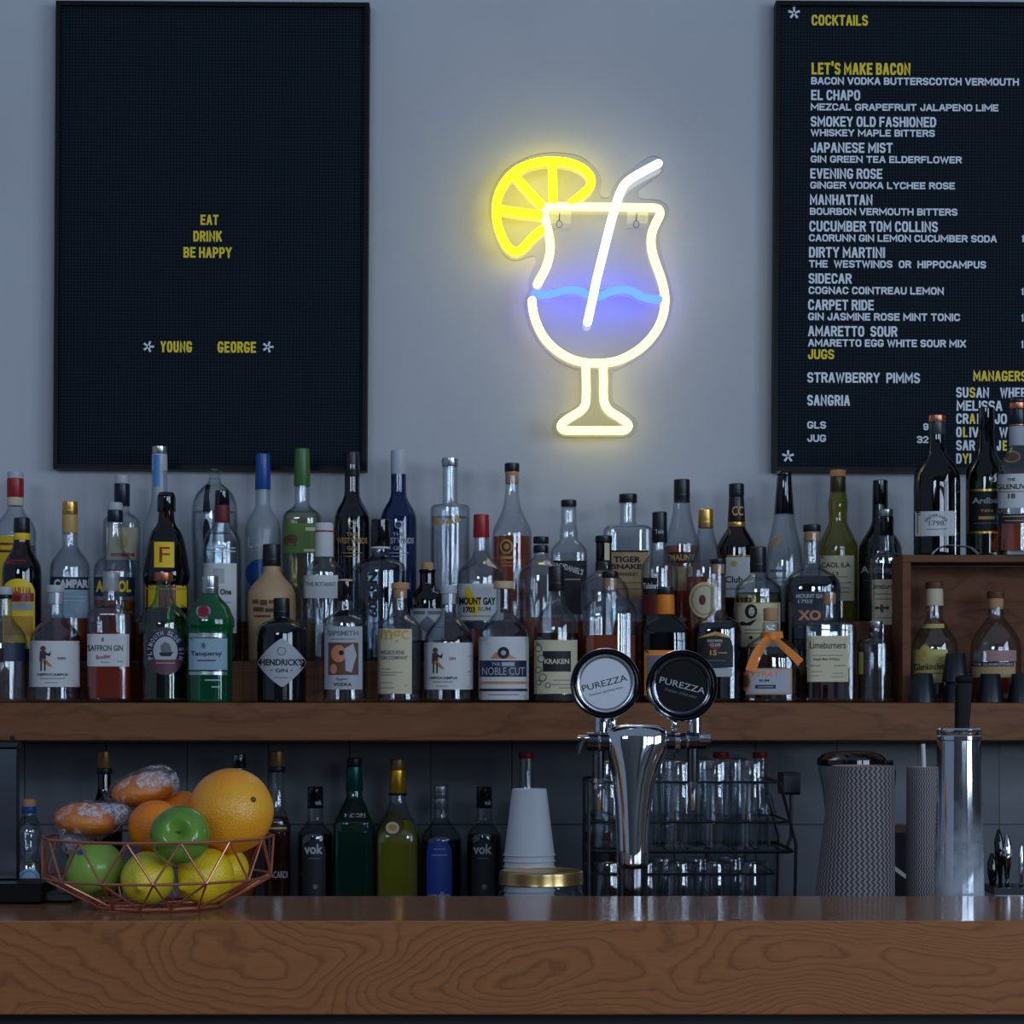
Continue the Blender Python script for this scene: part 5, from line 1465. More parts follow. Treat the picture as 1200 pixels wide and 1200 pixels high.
ztier = zr(998, D0)
zfoot = COUNTER_Z + 0.012
w = MB()
loop(w, xa, xb, D0, D1, ztier, 0.0032)
for i in range(9):
    x = xa + 0.015 + (xb - xa - 0.03) * i / 8
    w.tube([(x - cx, D0 - cyy, ztier - COUNTER_Z), (x - cx, D1 - cyy, ztier - COUNTER_Z)], 0.0018, WIRE, 6)
w.build('upper_tier', t)
w = MB()
loop(w, xa, xb, D0, D1, zfoot, 0.0032)
for i in range(9):
    x = xa + 0.015 + (xb - xa - 0.03) * i / 8
    w.tube([(x - cx, D0 - cyy, zfoot - COUNTER_Z), (x - cx, D1 - cyy, zfoot - COUNTER_Z)], 0.0018, WIRE, 6)
for x in (xa + 0.02, xb - 0.02):
    for y in (D0 + 0.02, D1 - 0.02):
        w.tube([(x - cx, y - cyy, 0.0005), (x - cx, y - cyy, 0.012)], 0.005, WIRE, 8)
w.build('lower_tier', t)
for yy, xr in ((916.5, 914), (963.5, 926), (1024, 910)):
    w = MB(); loop(w, xa, (xr - HX) * kf, D0, D1, zr(yy, D0), 0.0020); w.build('guard_rail', t)
for x, tops in ((xa, 916), (xb, 930)):
    for y in (D0, D1):
        w = MB()
        if x == xb:
            w.tube([(x - cx, y - cyy, 0.012), (x - cx + 0.004, y - cyy, zr(990, D0) - COUNTER_Z), ((914 - HX) * kf - cx, y - cyy, zr(917, D0) - COUNTER_Z)], 0.0026, WIRE, 8)
        else:
            w.tube([(x - cx, y - cyy, 0.012), (x - cx, y - cyy, zr(tops, D0) - COUNTER_Z)], 0.0026, WIRE, 8)
        w.build('post', t)
w = MB()
hx0, hx1 = (926 - HX) * kf - cx, (946 - HX) * kf - cx
w.rbox(hx0, hx1, -0.03, 0.05, zr(934, D0) - COUNTER_Z, zr(908, D0) - COUNTER_Z, BLACK, 0.004)
w.tube([((hx0 + hx1) / 2, -0.02, zr(934, D0) - COUNTER_Z), ((hx0 + hx1) / 2, -0.02, zr(985, D0) - COUNTER_Z), (xb - cx, -0.02, ztier - COUNTER_Z)], 0.003, WIRE, 8)
w.build('handle', t)

TUMB = shell('tumbler glass', (0.90, 0.93, 0.95, 1), (0.30, 0.34, 0.38, 1), refl=0.12)
kg = 3.5 / F
w = MB()
gh = 101 * kg
# upturned tumbler: rim at the bottom, thick base at the top, outer and inner wall
w.lathe([(0.0005, 20.2 * kg), (0.001, 20.8 * kg), (gh * 0.5, 19.6 * kg), (gh - 0.006, 18.0 * kg), (gh - 0.001, 17.2 * kg), (gh, 16 * kg), (gh - 0.001, 14 * kg), (gh - 0.0015, 6 * kg)], TUMB, 40, cap0=False)
w.lathe([(0.0005, 19.7 * kg), (gh * 0.5, 18.2 * kg), (gh - 0.016, 16.6 * kg), (gh - 0.013, 12 * kg)], TUMB, 40, cap0=False)
g0 = None
WHERE = {0: 'upper tier', 1: 'lower tier'}
RANK = ['first', 'second', 'third', 'fourth', 'fifth']
for tier in (0, 1):
    zb = (ztier if tier == 0 else zfoot) + 0.0034
    for row, (Dg, xs) in enumerate(((3.505, (714, 756, 798, 840, 882)), (3.605, (741, 783, 825, 867)))):
        for i, gx in enumerate(xs):
            loc = ((gx - HX) / F * 3.5, Dg, zb)
            if g0 is None:
                g0 = w.build('tumbler', None, 40, loc); o = g0
            else:
                o = g0.copy(); COL.objects.link(o); o.location = loc
            n_ = len(xs) - 1 - i
            tag(o, 'upturned clear tumbler on the rack, %s, %s row, %s from the black handle' % (WHERE[tier], 'front' if row == 0 else 'rear', RANK[n_]), 'glass', 'upturned tumblers in the wire rack')

# ------------------------------------------------------------------ tap tower
D = 3.02
k = D / F
TX = (744 - HX) * k
zt_ = lambda y: ZC - (y - HY) * k - COUNTER_Z
xt = lambda px: (px - 744) * k
tap = thing('tap_tower', 'chrome twin tap tower with one white and one black round badge', 'beer tap', (TX, D, COUNTER_Z))


def loft(w, secs, m, seg=40):
    """secs: (y, centre px, half width px, depth half m, depth centre m, exponent)"""
    rs = []
    for y, c, hw, dh, dc, nn in secs:
        ring = []
        for j in range(seg):
            th = 2 * math.pi * j / seg
            co, si = math.cos(th), math.sin(th)
            ring.append((xt(c) + hw * k * math.copysign(abs(co) ** (2 / nn), co), dc + dh * math.copysign(abs(si) ** (2 / nn), si), zt_(y)))
        rs.append(ring)
    w.rings(rs[::-1], m)


w = MB(); loft(w, [(1000, 741.5, 18, 0.022, 0.004, 2), (1030, 741.5, 18, 0.022, 0.004, 2), (1100, 741.5, 18, 0.022, 0.004, 2), (1160, 741.5, 18, 0.022, 0.004, 2), (1166, 741.5, 30, 0.036, 0.004, 2), (1168, 741.5, 30, 0.036, 0.004, 2)], DCHROME)
w.build('column', tap)
w = MB()
loft(w, [(848.5, 747, 14, 0.010, 0.006, 2), (849.5, 747, 24, 0.018, 0.006, 2.2), (852, 747, 32, 0.026, 0.006, 2.4), (857, 747, 36.5, 0.031, 0.007, 2.6), (864, 747.3, 38.5, 0.0335, 0.008, 2.6), (873, 747.3, 38, 0.034, 0.008, 2.6),
         (885, 746, 34.5, 0.034, 0.0075, 2.5), (900, 744.3, 29, 0.033, 0.006, 2.4), (920, 743, 24.5, 0.030, 0.0025, 2.3), (945, 742, 21.3, 0.028, 0.0, 2.2), (970, 741.6, 19.4, 0.0265, -0.002, 2.1), (995, 741.5, 18.6, 0.025, -0.0035, 2),
         (1010, 741.5, 18.5, 0.0245, -0.004, 2), (1015, 741.5, 17.5, 0.0235, -0.004, 2), (1017, 741.5, 15, 0.021, -0.004, 2)], CHROME)
w.build('cover', tap, 60)


def cyl_x(w, x0, x1, y, r, m, d=0.0, seg=20):
    w.lathe([(xt(x0), r * k * 0.9), (xt(x0) + 0.0008, r * k), (xt(x1) - 0.0008, r * k), (xt(x1), r * k * 0.9)], m, seg, 'x', c=(0, d, zt_(y)))


def cyl_z(w, x, y0, y1, r0, r1, m, d=0.0, seg=20):
    z0, z1 = zt_(y1), zt_(y0)
    w.lathe([(z0, r1 * k * 0.92), (z0 + 0.0007, r1 * k), (z1 - 0.0007, r0 * k), (z1, r0 * k * 0.92)], m, seg, 'z', c=(xt(x), d, 0))


for side in (0, 1):
    if side == 0:
        w = MB()
        cyl_x(w, 687, 716, 869, 11, DCHROME, 0.0); cyl_x(w, 676, 690, 864.5, 3.0, CHROME, -0.012); cyl_x(w, 700, 704, 869, 12.5, CHROME, 0)
        body = w.build('valve', tap); sx = 702
        w = MB(); w.tube([(xt(684), -0.012, zt_(865)), (xt(680), -0.014, zt_(874)), (xt(677.5), -0.014, zt_(884))], [0.0035, 0.005, 0.0048], BLACK, 10); w.build('lever', body)
        colx, knx, bx, by, rot, facem, inkm, R = 705, 718.5, 709.5, 801.0, 14.0, pm('white badge', rgb(210, 212, 218), 0.25, coat=0.4), INK, 40.8
    else:
        w = MB()
        cyl_x(w, 782, 828, 868, 10, DCHROME, 0.0); cyl_x(w, 790, 797, 870, 12, CHROME, 0.0); cyl_x(w, 803, 807, 868, 12, CHROME, 0.0); cyl_x(w, 818, 832, 866, 5.5, CHROME, -0.01)
        body = w.build('valve', tap); sx = 812
        colx, knx, bx, by, rot, facem, inkm, R = 814.5, 790, 798.7, 803.5, -14.5, pm('black badge', rgb(6, 6, 8), 0.5, spec=0.15), GREYP, 41.5
    w = MB()
    cyl_z(w, sx, 874, 916, 6.8, 6.4, DCHROME, 0.004); cyl_z(w, sx, 912, 918, 7.0, 7.0, CHROME, 0.004) if side == 0 else None
    if side == 0: cyl_z(w, sx, 920, 925, 6.6, 6.6, CHROME, 0.004)
    cyl_z(w, sx, 915, 950, 5.0, 4.2, CHROME, 0.004)
    w.build('spout', tap)
    w = MB()
    cyl_z(w, colx, 841, 860, 8.4, 8.4, CHROME, 0.006); cyl_z(w, colx, 846, 848, 8.9, 8.9, CHROME, 0.006); cyl_z(w, knx, 842, 856, 4.5, 4.0, CHROME, 0.0)
    cyl_z(w, (colx + bx) / 2, 836, 846, 8, 8, DCHROME, 0.004)
    w.build('collar', tap)
    ky = (D - 0.02) / F

    def badge(prof, m, nm, par, caps=False):
        w = MB()
        q = P(bx, by, D - 0.02)
        w.lathe([(d, r * ky) for d, r in prof], m, 56, 'y', caps, True, c=(q.x - TX, -0.02, q.z - COUNTER_Z)) if nm in ('face', 'badge') else w.lathe([(d, r * ky) for d, r in prof], m, 56, 'y', False, False, c=(q.x - TX, -0.02, q.z - COUNTER_Z))
        return w.build(nm, par, 40)
    bd = badge([(-0.001, 30.5), (-0.004, 33.0), (-0.0045, 35.0), (-0.0035, 36.0), (-0.006, 37.5), (-0.0062, 39.0), (-0.003, R), (0.010, R), (0.012, R - 2), (0.012, 5)], BLACKGL, 'badge', tap)
    badge([(-0.0005, 29.6), (-0.0046, 30.4), (-0.0058, 32.0), (-0.0058, 33.4), (-0.0040, 34.6), (-0.0030, 34.6)], SILVER if side == 0 else DCHROME, 'inner_ring', bd)
    badge([(-0.004, R - 0.5), (-0.006, R - 0.2), (-0.0045, R + 0.5), (0.0, R + 0.5)], CHROME, 'outer_ring', bd)
    fc = badge([(-0.0030, 0.01), (-0.0030, 29.6), (-0.001, 29.7), (0.001, 29.5)], facem, 'face', bd)
    q0 = P(bx, by, D - 0.02)

    def fn(px, py):
        q = P(px, py, D - 0.0235)
        return (q.x - TX, -0.0235, q.z - COUNTER_Z)
    w = MB()
    if side == 0:
        V, Fc = text2d('PUREZZA', 681.5, 735.5, 796.8, 804.2, 0.0, rot)
        poly_mb(w, V, Fc, fn, inkm)
        V, Fc = text2d('Premium sparkling water', 690.5, 731, 808.2, 812, 0.0, rot)
        poly_mb(w, V, Fc, fn, GREYINK)
    else:
        V, Fc = text2d('PUREZZA', 772.5, 827, 799.6, 806.8, 0.0, rot)
        poly_mb(w, V, Fc, fn, inkm)
        V, Fc = text2d('Premium chilled water', 779, 817.5, 810.4, 814, 0.0, rot)
        poly_mb(w, V, Fc, fn, GREYINK)
    w.build('lettering', fc, None)

# ------------------------------------------------------------------ frosted chrome font
m, nt, N, L = nodes_of('frosted chrome')
b = N['Principled BSDF']
tc = N.new('ShaderNodeTexCoord'); sp = N.new('ShaderNodeSeparateXYZ'); L.new(tc.outputs['Object'], sp.inputs[0])
nz = N.new('ShaderNodeTexNoise'); nz.inputs['Scale'].default_value = 34; nz.inputs['Detail'].default_value = 6
L.new(tc.outputs['Object'], nz.inputs['Vector'])
a1 = N.new('ShaderNodeMapRange'); a1.inputs['From Min'].default_value = 0.30; a1.inputs['From Max'].default_value = 0.16
L.new(sp.outputs['Z'], a1.inputs['Value'])
a2 = N.new('ShaderNodeMath'); a2.operation = 'MULTIPLY_ADD'; a2.inputs[1].default_value = 1.4; a2.inputs[2].default_value = -0.82
L.new(nz.outputs['Fac'], a2.inputs[0])
a3 = N.new('ShaderNodeMath'); a3.operation = 'ADD'; a3.use_clamp = True
L.new(a1.outputs[0], a3.inputs[0]); L.new(a2.outputs[0], a3.inputs[1])
df = N.new('ShaderNodeBsdfDiffuse'); df.inputs['Color'].default_value = rgb(186, 192, 200)
mss = N.new('ShaderNodeMixShader')
sc_ = N.new('ShaderNodeMath'); sc_.operation = 'MULTIPLY'; sc_.inputs[1].default_value = 0.85
L.new(a3.outputs[0], sc_.inputs[0]); L.new(sc_.outputs[0], mss.inputs[0])
b.inputs['Base Color'].default_value = rgb(215, 218, 222); b.inputs['Metallic'].default_value = 1.0; b.inputs['Roughness'].default_value = 0.07
L.new(b.outputs[0], mss.inputs[1]); L.new(df.outputs[0], mss.inputs[2]); L.new(mss.outputs[0], N['Material Output'].inputs[0])
FROSTCH = m
D = 3.0
k = D / F
zf = lambda y: ZC - (y - HY) * k - COUNTER_Z
t = thing('beer_font', 'chrome beer font frosted towards its base, with black lever on top', 'beer tap', ((1123.8 - HX) * k, D, COUNTER_Z))
w = MB(); w.lathe([(0.0005, 36 * k), (0.006, 36 * k), (0.008, 31 * k), (zf(1050), 29.2 * k), (zf(960), 27.2 * k), (zf(868), 25.2 * k)], FROSTCH, 64); w.build('column', t)
w = MB(); w.lathe([(zf(868), 25.2 * k), (zf(867), 26 * k), (zf(862.5), 26 * k), (zf(861.5), 25.2 * k), (zf(860.5), 25.9 * k), (zf(855), 25.9 * k), (zf(853.2), 24.6 * k), (zf(853), 20 * k)], CHROME, 64); w.build('cap', t)
w = MB()
secs = [(853, 1127.5, 8.0, 0.008), (845, 1127.5, 8.2, 0.008), (802, 1129.5, 10, 0.009), (800.5, 1130, 9.3, 0.0085), (799, 1130, 10.2, 0.0095), (793, 1130.3, 10.2, 0.0095), (791.5, 1130.3, 9, 0.008)]
rs = []
for y, c, hw, dh in secs:
    ring = []
    for j in range(28):
        th = 2 * math.pi * j / 28
        co, si = math.cos(th), math.sin(th)
        ring.append(((c - 1123.8 + hw * math.copysign(abs(co) ** 0.4, co)) * k, dh * math.copysign(abs(si) ** 0.4, si), zf(y)))
    rs.append(ring)
w.rings(rs, pm('matte black lever', rgb(5, 5, 6), 0.55, spec=0.2)); w.build('lever', t)

# ------------------------------------------------------------------ zigzag containers
m, nt, N, L = nodes_of('grey zigzag paper')
b = N['Principled BSDF']


def mth(op, a=None, b_=None, c=None):
    n = N.new('ShaderNodeMath'); n.operation = op
    for i, v in enumerate((a, b_, c)):
        if v is None: continue
        if isinstance(v, (int, float)): n.inputs[i].default_value = v
        else: L.new(v, n.inputs[i])
    return n.outputs[0]


tc = N.new('ShaderNodeTexCoord'); sp = N.new('ShaderNodeSeparateXYZ'); L.new(tc.outputs['Object'], sp.inputs[0])
ang = mth('ARCTAN2', sp.outputs['Y'], sp.outputs['X'])
tri = mth('PINGPONG', mth('MULTIPLY', sp.outputs['Z'], 215.0), 1.0)
u = mth('ADD', mth('MULTIPLY', ang, 46 / (2 * math.pi)), mth('MULTIPLY', tri, 0.55))
st = mth('ABSOLUTE', mth('SUBTRACT', mth('FRACT', u), 0.5))
msk = mth('GREATER_THAN', st, 0.27)
mx = N.new('ShaderNodeMix'); mx.data_type = 'RGBA'
mx.inputs['A'].default_value = rgb(150, 138, 136); mx.inputs['B'].default_value = rgb(62, 61, 68)
L.new(msk, mx.inputs['Factor']); L.new(mx.outputs['Result'], b.inputs['Base Color'])
b.inputs['Roughness'].default_value = 0.7
ZIG = m
for lab, D, top, c0x, h0, c1x, h1 in (('wide tapering grey container with dark zigzag lines, standing behind the bar', 3.3, 897.5, 1011, 37.2, 996, 52), ('narrow upright grey container with dark zigzag lines, holding white straw', 3.42, 899, 1084, 21.5, 1084, 22.5)):
    k = D / F
    t = thing('container', lab, 'container', ((c1x - HX) * k, D, COUNTER_Z), 'zigzag patterned containers')
    Ht = ZC - (top - HY) * k - COUNTER_Z
    w = MB()
    rs = []
    for i in range(13):
        f_ = i / 12
        xo = (c0x - c1x) * f_ * k
        r = (h1 + (h0 - h1) * f_) * k
        rs.append([(xo + r * math.cos(2 * math.pi * j / 48), r * math.sin(2 * math.pi * j / 48), 0.0005 + (Ht - 0.0005) * f_) for j in range(48)])
    w.rings(rs, ZIG, True, False)
    w.build('body', t)
    w = MB()
    xo = (c0x - c1x) * k
    w.lathe([(Ht - 0.004, h0 * k - 0.0008), (Ht + 0.0006, h0 * k + 0.0002), (Ht + 0.0006, h0 * k - 0.002), (Ht - 0.02, h0 * k - 0.003), (Ht - 0.021, 0.002)], pm('kraft rim', rgb(158, 134, 122), 0.7), 48, c=(xo, 0, 0))
    w.build('rim', t)
k = 3.42 / F
zz = lambda y: ZC - (y - HY) * k
w = MB(); w.tube([(0, 0, 0), (0.0, 0.003, 0.03), (-0.001, 0.004, 0.055)], 0.0034, WHITE, 14)
o = w.build('drinking_straw', None, 40, ((1083 - HX) * k, 3.42, zz(912)))
tag(o, 'white paper straw poking out of the narrow zigzag container', 'straw')

# dark glass jug, small box, utensil caddy
D = 3.62
k = D / F
zz = lambda y: ZC - (y - HY) * k - COUNTER_Z
t = thing('glass_jug', 'dark smoky glass jug with thick black lid behind the wide zigzag container', 'jug', ((998 - HX) * k, D, COUNTER_Z))
w = MB(); w.lathe([(0.0005, 26 * k), (0.006, 30 * k), (zz(1040), 31 * k), (zz(960), 30 * k), (zz(925), 34 * k), (zz(905), 38.5 * k), (zz(893), 39.5 * k)], SMOKE, 48, cap1=False); w.build('body', t)
w = MB(); w.lathe([(zz(897), 39.5 * k), (zz(895), 40.8 * k), (zz(890), 40.6 * k), (zz(884), 34 * k), (zz(881), 24 * k), (zz(880), 10 * k)], BLACKGL, 48); w.build('lid', t)
w = MB(); w.tube([(38 * k, 0, zz(896)), (46 * k, 0, zz(893)), (49 * k, 0, zz(905)), (46 * k, 0, zz(950)), (31 * k, 0, zz(970))], 0.005, BLACKGL, 10); w.build('handle', t)
D = 3.55
k = D / F
zz = lambda y: ZC - (y - HY) * k - COUNTER_Z
t = thing('carton', 'small black carton with brown top edge between the zigzag containers', 'box', ((1054 - HX) * k, D, COUNTER_Z))
w = MB(); w.box(-10 * k, 14 * k, -0.02, 0.02, 0.0005, zz(975), BLACK); w.build('body', t, None)
w = MB(); w.box(-10 * k, 14 * k, -0.02, 0.02, zz(974.8), zz(968), BROWNINK); w.build('top_edge', t, None)
w = MB(); w.add([(-10 * k, -0.0206, zz(1018)), (12 * k, -0.0206, zz(1034)), (12 * k, -0.0206, zz(1029)), (-10 * k, -0.0206, zz(1012))], [(0, 1, 2, 3)], WHITE); w.build('printed_stripe', t, None)
D = 3.22
k = D / F
zz = lambda y: ZC - (y - HY) * k - COUNTER_Z
t = thing('utensil_caddy', 'pale caddy with dark rim at the far end of the counter, holding spoons', 'caddy', ((1186 - HX) * k, D, COUNTER_Z))
w = MB(); w.box(-27 * k, 40 * k, -0.04, 0.04, 0.0005, 0.004, CAPWHITE)
for a in ((-27 * k, 40 * k, -0.04, -0.037), (-27 * k, 40 * k, 0.037, 0.04), (-27 * k, -25 * k, -0.037, 0.037), (38 * k, 40 * k, -0.037, 0.037)):
    w.box(a[0], a[1], a[2], a[3], 0.004, zz(1046), CAPWHITE)
w.build('body', t, None)
w = MB()
for a in ((-28 * k, 41 * k, -0.042, -0.036), (-28 * k, 41 * k, 0.036, 0.042), (-28 * k, -24 * k, -0.036, 0.036), (37 * k, 41 * k, -0.036, 0.036)):
    w.box(a[0], a[1], a[2], a[3], zz(1046) + 0.0002, zz(1038), BLACK)
w.build('rim', t, None)
for x0, x1, y1, yaw, lab, mt in ((1176, 1172, 972, 0.3, 'black spoon leaning in the caddy beside the frosted font', BLACKGL), (1180, 1182, 978, 0.0, 'steel spoon standing in the middle of the caddy', CHROME), (1194, 1199, 992, 0.4, 'steel knife handle leaning towards the picture edge in the caddy', CHROME), (1166, 1164, 1000, 0.0, 'short black spoon leaning against the caddy side', BLACKGL)):
    w = MB()
    a = Vector(((x0 - 1186) * k, 0.0, 0.006)); e = Vector(((x1 - 1186) * k, 0.01, zz(y1)))
    q = [a.lerp(e, i / 12) for i in range(13)]
    rr = [0.0028] * 9 + [0.005, 0.0075, 0.0075, 0.002]
    if 'knife' in lab: rr = [0.0024] * 9 + [0.003, 0.0036, 0.0036, 0.002]
    w.tube(q, rr, mt, 12)
    nm = 'table_knife' if 'knife' in lab else 'spoon'
    o = w.build(nm, None, 60, ((1186 - HX) * k, D, COUNTER_Z))
    tag(o, lab, 'cutlery', 'cutlery in the caddy')

# ------------------------------------------------------------------ black stand at the near end of the bar
D = 2.84
k = D / F
t = thing('pole_stand', 'black base with upright brushed steel pole beside the fruit bowl', 'stand', ((0 - HX) * k, D, BAR_Z))
w = MB(); w.rbox(-60 * k, 52 * k, -0.02, 0.075, 0.0005, 0.027, pm('matte black lever', rgb(5, 5, 6), 0.55, spec=0.2), 0.003); w.build('base', t)
w = MB(); w.rbox(52.5 * k, 84 * k, 0.0, 0.07, 0.0005, 0.014, BLACK, 0.003); w.build('side_tray', t)
zz = lambda y: ZC - (y - HY) * (D + 0.05) / F - BAR_Z
w = MB(); w.rbox(-14 * k, 10.8 * k, 0.04, 0.06, 0.0275, zz(876), pm('satin steel', rgb(120, 126, 136), 0.22, metal=1.0), 0.002); w.build('pole', t)
w = MB(); w.rbox(-15 * k, 12.6 * k, 0.036, 0.064, zz(876), zz(870), BLACK, 0.001); w.rbox(2 * k, 6 * k, 0.045, 0.055, zz(870), zz(862), DCHROME, 0.001); w.build('collar', t)

# ------------------------------------------------------------------ fruit bowl
D = 2.79
k = D / F
BX = (186 - HX) * k
t = thing('fruit_bowl', 'copper wire geometric fruit bowl on the oak bar', 'bowl', (BX, D, BAR_Z))
RB = 0.1495
NB = 14
WIREC = pm('copper wire', rgb(204, 128, 104), 0.32, metal=0.8)
hm, ht = 0.0407, 0.092


def bpt(i, r, h, off=0.0):
    a = 2 * math.pi * (i + off) / NB + 0.12
    return Vector((r * math.cos(a), r * math.sin(a), h))


top = [bpt(i, RB, ht) for i in range(NB)]
mid = [bpt(i, RB, hm, 0.5) for i in range(NB)]
bot = [bpt(i, 0.084, 0.0035) for i in range(NB)]
for nm, ring, r in (('top_ring', top, 0.0019), ('middle_ring', mid, 0.0017), ('base_ring', bot, 0.0026)):
    w = MB()
    for i in range(NB):
        w.tube([ring[i], ring[(i + 1) % NB]], r, WIREC, 8)
    w.build(nm, t)
w = MB()
for i in range(NB):
    w.tube([top[i], mid[i]], 0.0015, WIREC, 8)
    w.tube([top[(i + 1) % NB], mid[i]], 0.0015, WIREC, 8)
    w.tube([mid[i], bot[(i + 1) % NB]], 0.0015, WIREC, 8)
    w.tube([mid[i], bot[i]], 0.0015, WIREC, 8)
w.build('lattice', t)
w = MB()
for i in range(0, NB // 2):
    w.tube([bot[i], bot[(i + NB // 2) % NB]], 0.0013, WIREC, 6)
w.build('base_grid', t)


def peel(name, c1, c2, rough, bscale, bstr, spots=None):
    if name in MATS: return MATS[name]
    m, nt, N, L = nodes_of(name)
    b = N['Principled BSDF']
    tc = N.new('ShaderNodeTexCoord')
    n = N.new('ShaderNodeTexNoise'); n.inputs['Scale'].default_value = 14; n.inputs['Detail'].default_value = 3
    L.new(tc.outputs['Object'], n.inputs['Vector'])
    mr = N.new('ShaderNodeMapRange'); mr.inputs['From Min'].default_value = 0.35; mr.inputs['From Max'].default_value = 0.65
    L.new(n.outputs['Fac'], mr.inputs['Value'])
    mx = N.new('ShaderNodeMix'); mx.data_type = 'RGBA'
    mx.inputs['A'].default_value = c1; mx.inputs['B'].default_value = c2
    L.new(mr.outputs[0], mx.inputs['Factor'])
    L.new(mx.outputs['Result'], b.inputs['Base Color'])
    b.inputs['Roughness'].default_value = rough
    if bstr:
        v = N.new('ShaderNodeTexVoronoi'); v.inputs['Scale'].default_value = bscale
        L.new(tc.outputs['Object'], v.inputs['Vector'])
        bp = N.new('ShaderNodeBump'); bp.inputs['Strength'].default_value = bstr; bp.inputs['Distance'].default_value = 0.0012
        L.new(v.outputs['Distance'], bp.inputs['Height']); L.new(bp.outputs['Normal'], b.inputs['Normal'])
    MATS[name] = m
    return m


ORP = peel('orange peel', rgb(240, 116, 8), rgb(250, 140, 20), 0.38, 420, 0.5)
GRP_ = peel('grapefruit peel', rgb(250, 150, 30), rgb(248, 176, 46), 0.33, 330, 0.45)
LEM = peel('lemon peel', rgb(236, 190, 20), rgb(250, 214, 40), 0.35, 330, 0.4)
LEM2 = peel('greenish lemon peel', rgb(156, 168, 40), rgb(246, 216, 50), 0.35, 330, 0.4)
APP = peel('green apple skin', rgb(78, 126, 34), rgb(116, 156, 58), 0.16, 300, 0.0)
APP2 = peel('pale green apple skin', rgb(122, 164, 52), rgb(150, 188, 80), 0.22, 300, 0.0)
STEMM = pm('fruit stem', rgb(96, 74, 40), 0.8)


def fruit(name, label, px, py, D, rpx, prof, mat, axis, noise_amp=0.02, group='fruit in the copper wire bowl', parts=None):
    """lathe fruit about 'axis' (a direction towards its stem)"""
    k = D / F
    r = rpx * k
    c = P(px, py, D)
    q = Vector((0, 0, 1)).rotation_difference(Vector(axis).normalized()).to_matrix()
    w = MB()
    rs = []
    for h, rr in prof:
        ring = []
        for j in range(40):
            a = 2 * math.pi * j / 40
            p = Vector((rr * math.cos(a), rr * math.sin(a), h))
            p *= 1 + noise_amp * noise.noise(p * 1.7 + Vector((px, py, 0)))
            ring.append(q @ p * r)
        rs.append(ring)
    w.rings(rs, mat)
    t = thing(name, label, 'fruit', c, group)
    w.build('flesh' if name == 'apple' else 'peel', t, 80)
    if parts: parts(t, q, r)
    return t


def sph(n=24, fz=1.0, dimple=0.0, nip=0.0):
    out = []
    for i in range(n + 1):
        th = math.pi * (i + 0.02) / (n + 0.04)
        h, rr = -math.cos(th), math.sin(th)
        if dimple:
            h *= 1 - dimple * math.exp(-(rr / 0.34) ** 2) * (1.0 if h > 0 else 0.55)
        if nip and rr < 0.5:
            h *= 1 + nip * math.exp(-(rr / 0.16) ** 2)
        out.append((h * fz, rr))
    return out


def stem(h0, h1, rr):
    def f(t, q, r):
        w = MB(); w.tube([q @ Vector((0, 0, h0)) * r, q @ Vector((0.03, 0.02, h1)) * r], rr * r, STEMM, 8); w.build('stem', t)
    return f


def calyx(h, rr):
    def f(t, q, r):
        w = MB()
        w.lathe([(0, rr * 0.6), (0.03, rr), (0.05, rr * 0.7), (0.05, rr * 0.2)], STEMM, 10)
        w.v = [tuple(q @ Vector((x, y, z + h)) * r) for x, y, z in w.v]
        w.build('calyx', t)
    return f


def sticker(t, q, r):
    stem(0.72, 1.0, 0.06)(t, q, r)
    w = MB()
    d = Vector((-0.36, -0.72, 0.66)).normalized()
    u = d.cross(Vector((0, 0, 1))).normalized(); v = u.cross(d)
    ctr = d * 1.004
    vs = [(ctr + (u * 0.17 * math.cos(a * math.pi / 10) + v * 0.12 * math.sin(a * math.pi / 10)))for a in range(20)]
    vs = [p.normalized() * 1.012 * r for p in vs]
    w.add([tuple(d * 1.02 * r)] + [tuple(p) for p in vs], [(0, 1 + i, 1 + (i + 1) % 20) for i in range(20)], BLUECAP)
    w.build('sticker', t)


fruit('grapefruit', 'big grapefruit, largest fruit in the copper bowl', 271, 950, 2.80, 50, sph(30, 0.97), GRP_, (0.62, -0.72, 0.30), 0.015, parts=calyx(0.95, 0.07))
fruit('apple', 'shiny green apple with its dimple facing out, set on top of the lemons', 211, 979, 2.70, 35, sph(36, 0.92, 0.5), APP, (0.08, -0.93, 0.24), 0.03, parts=stem(0.40, 0.62, 0.05))
fruit('apple', 'pale green apple with tiny blue sticker low in the bowl', 112, 1019, 2.775, 35, sph(30, 0.94, 0.22), APP2, (-0.25, 0.3, 0.9), 0.03, parts=sticker)
fruit('orange', 'orange behind the shiny green apple', 183, 969, 2.80, 32.5, sph(26, 0.97), ORP, (0.3, 0.3, 0.9), 0.02, parts=calyx(0.95, 0.06))
fruit('orange', 'orange mostly hidden between wrapped fruit and the grapefruit', 214, 956, 2.885, 30, sph(26, 0.97), ORP, (0.0, 0.3, 0.9), 0.02)
fruit('lemon', 'greenish lemon pointing outward below the shiny green apple', 173, 1029, 2.735, 31, sph(30, 1.12, 0, 0.16), LEM2, (-0.1, -0.93, -0.22), 0.03)
fruit('lemon', 'plump yellow lemon under the grapefruit', 241, 1027, 2.765, 33, sph(30, 1.06, 0, 0.18), LEM, (-0.55, -0.6, -0.25), 0.04)
fruit('lemon', 'yellow lemon tucked against the bowl wall beneath the grapefruit', 267, 1019, 2.83, 24, sph(30, 1.1, 0, 0.18), LEM, (0.3, 0.7, 0.5), 0.03)

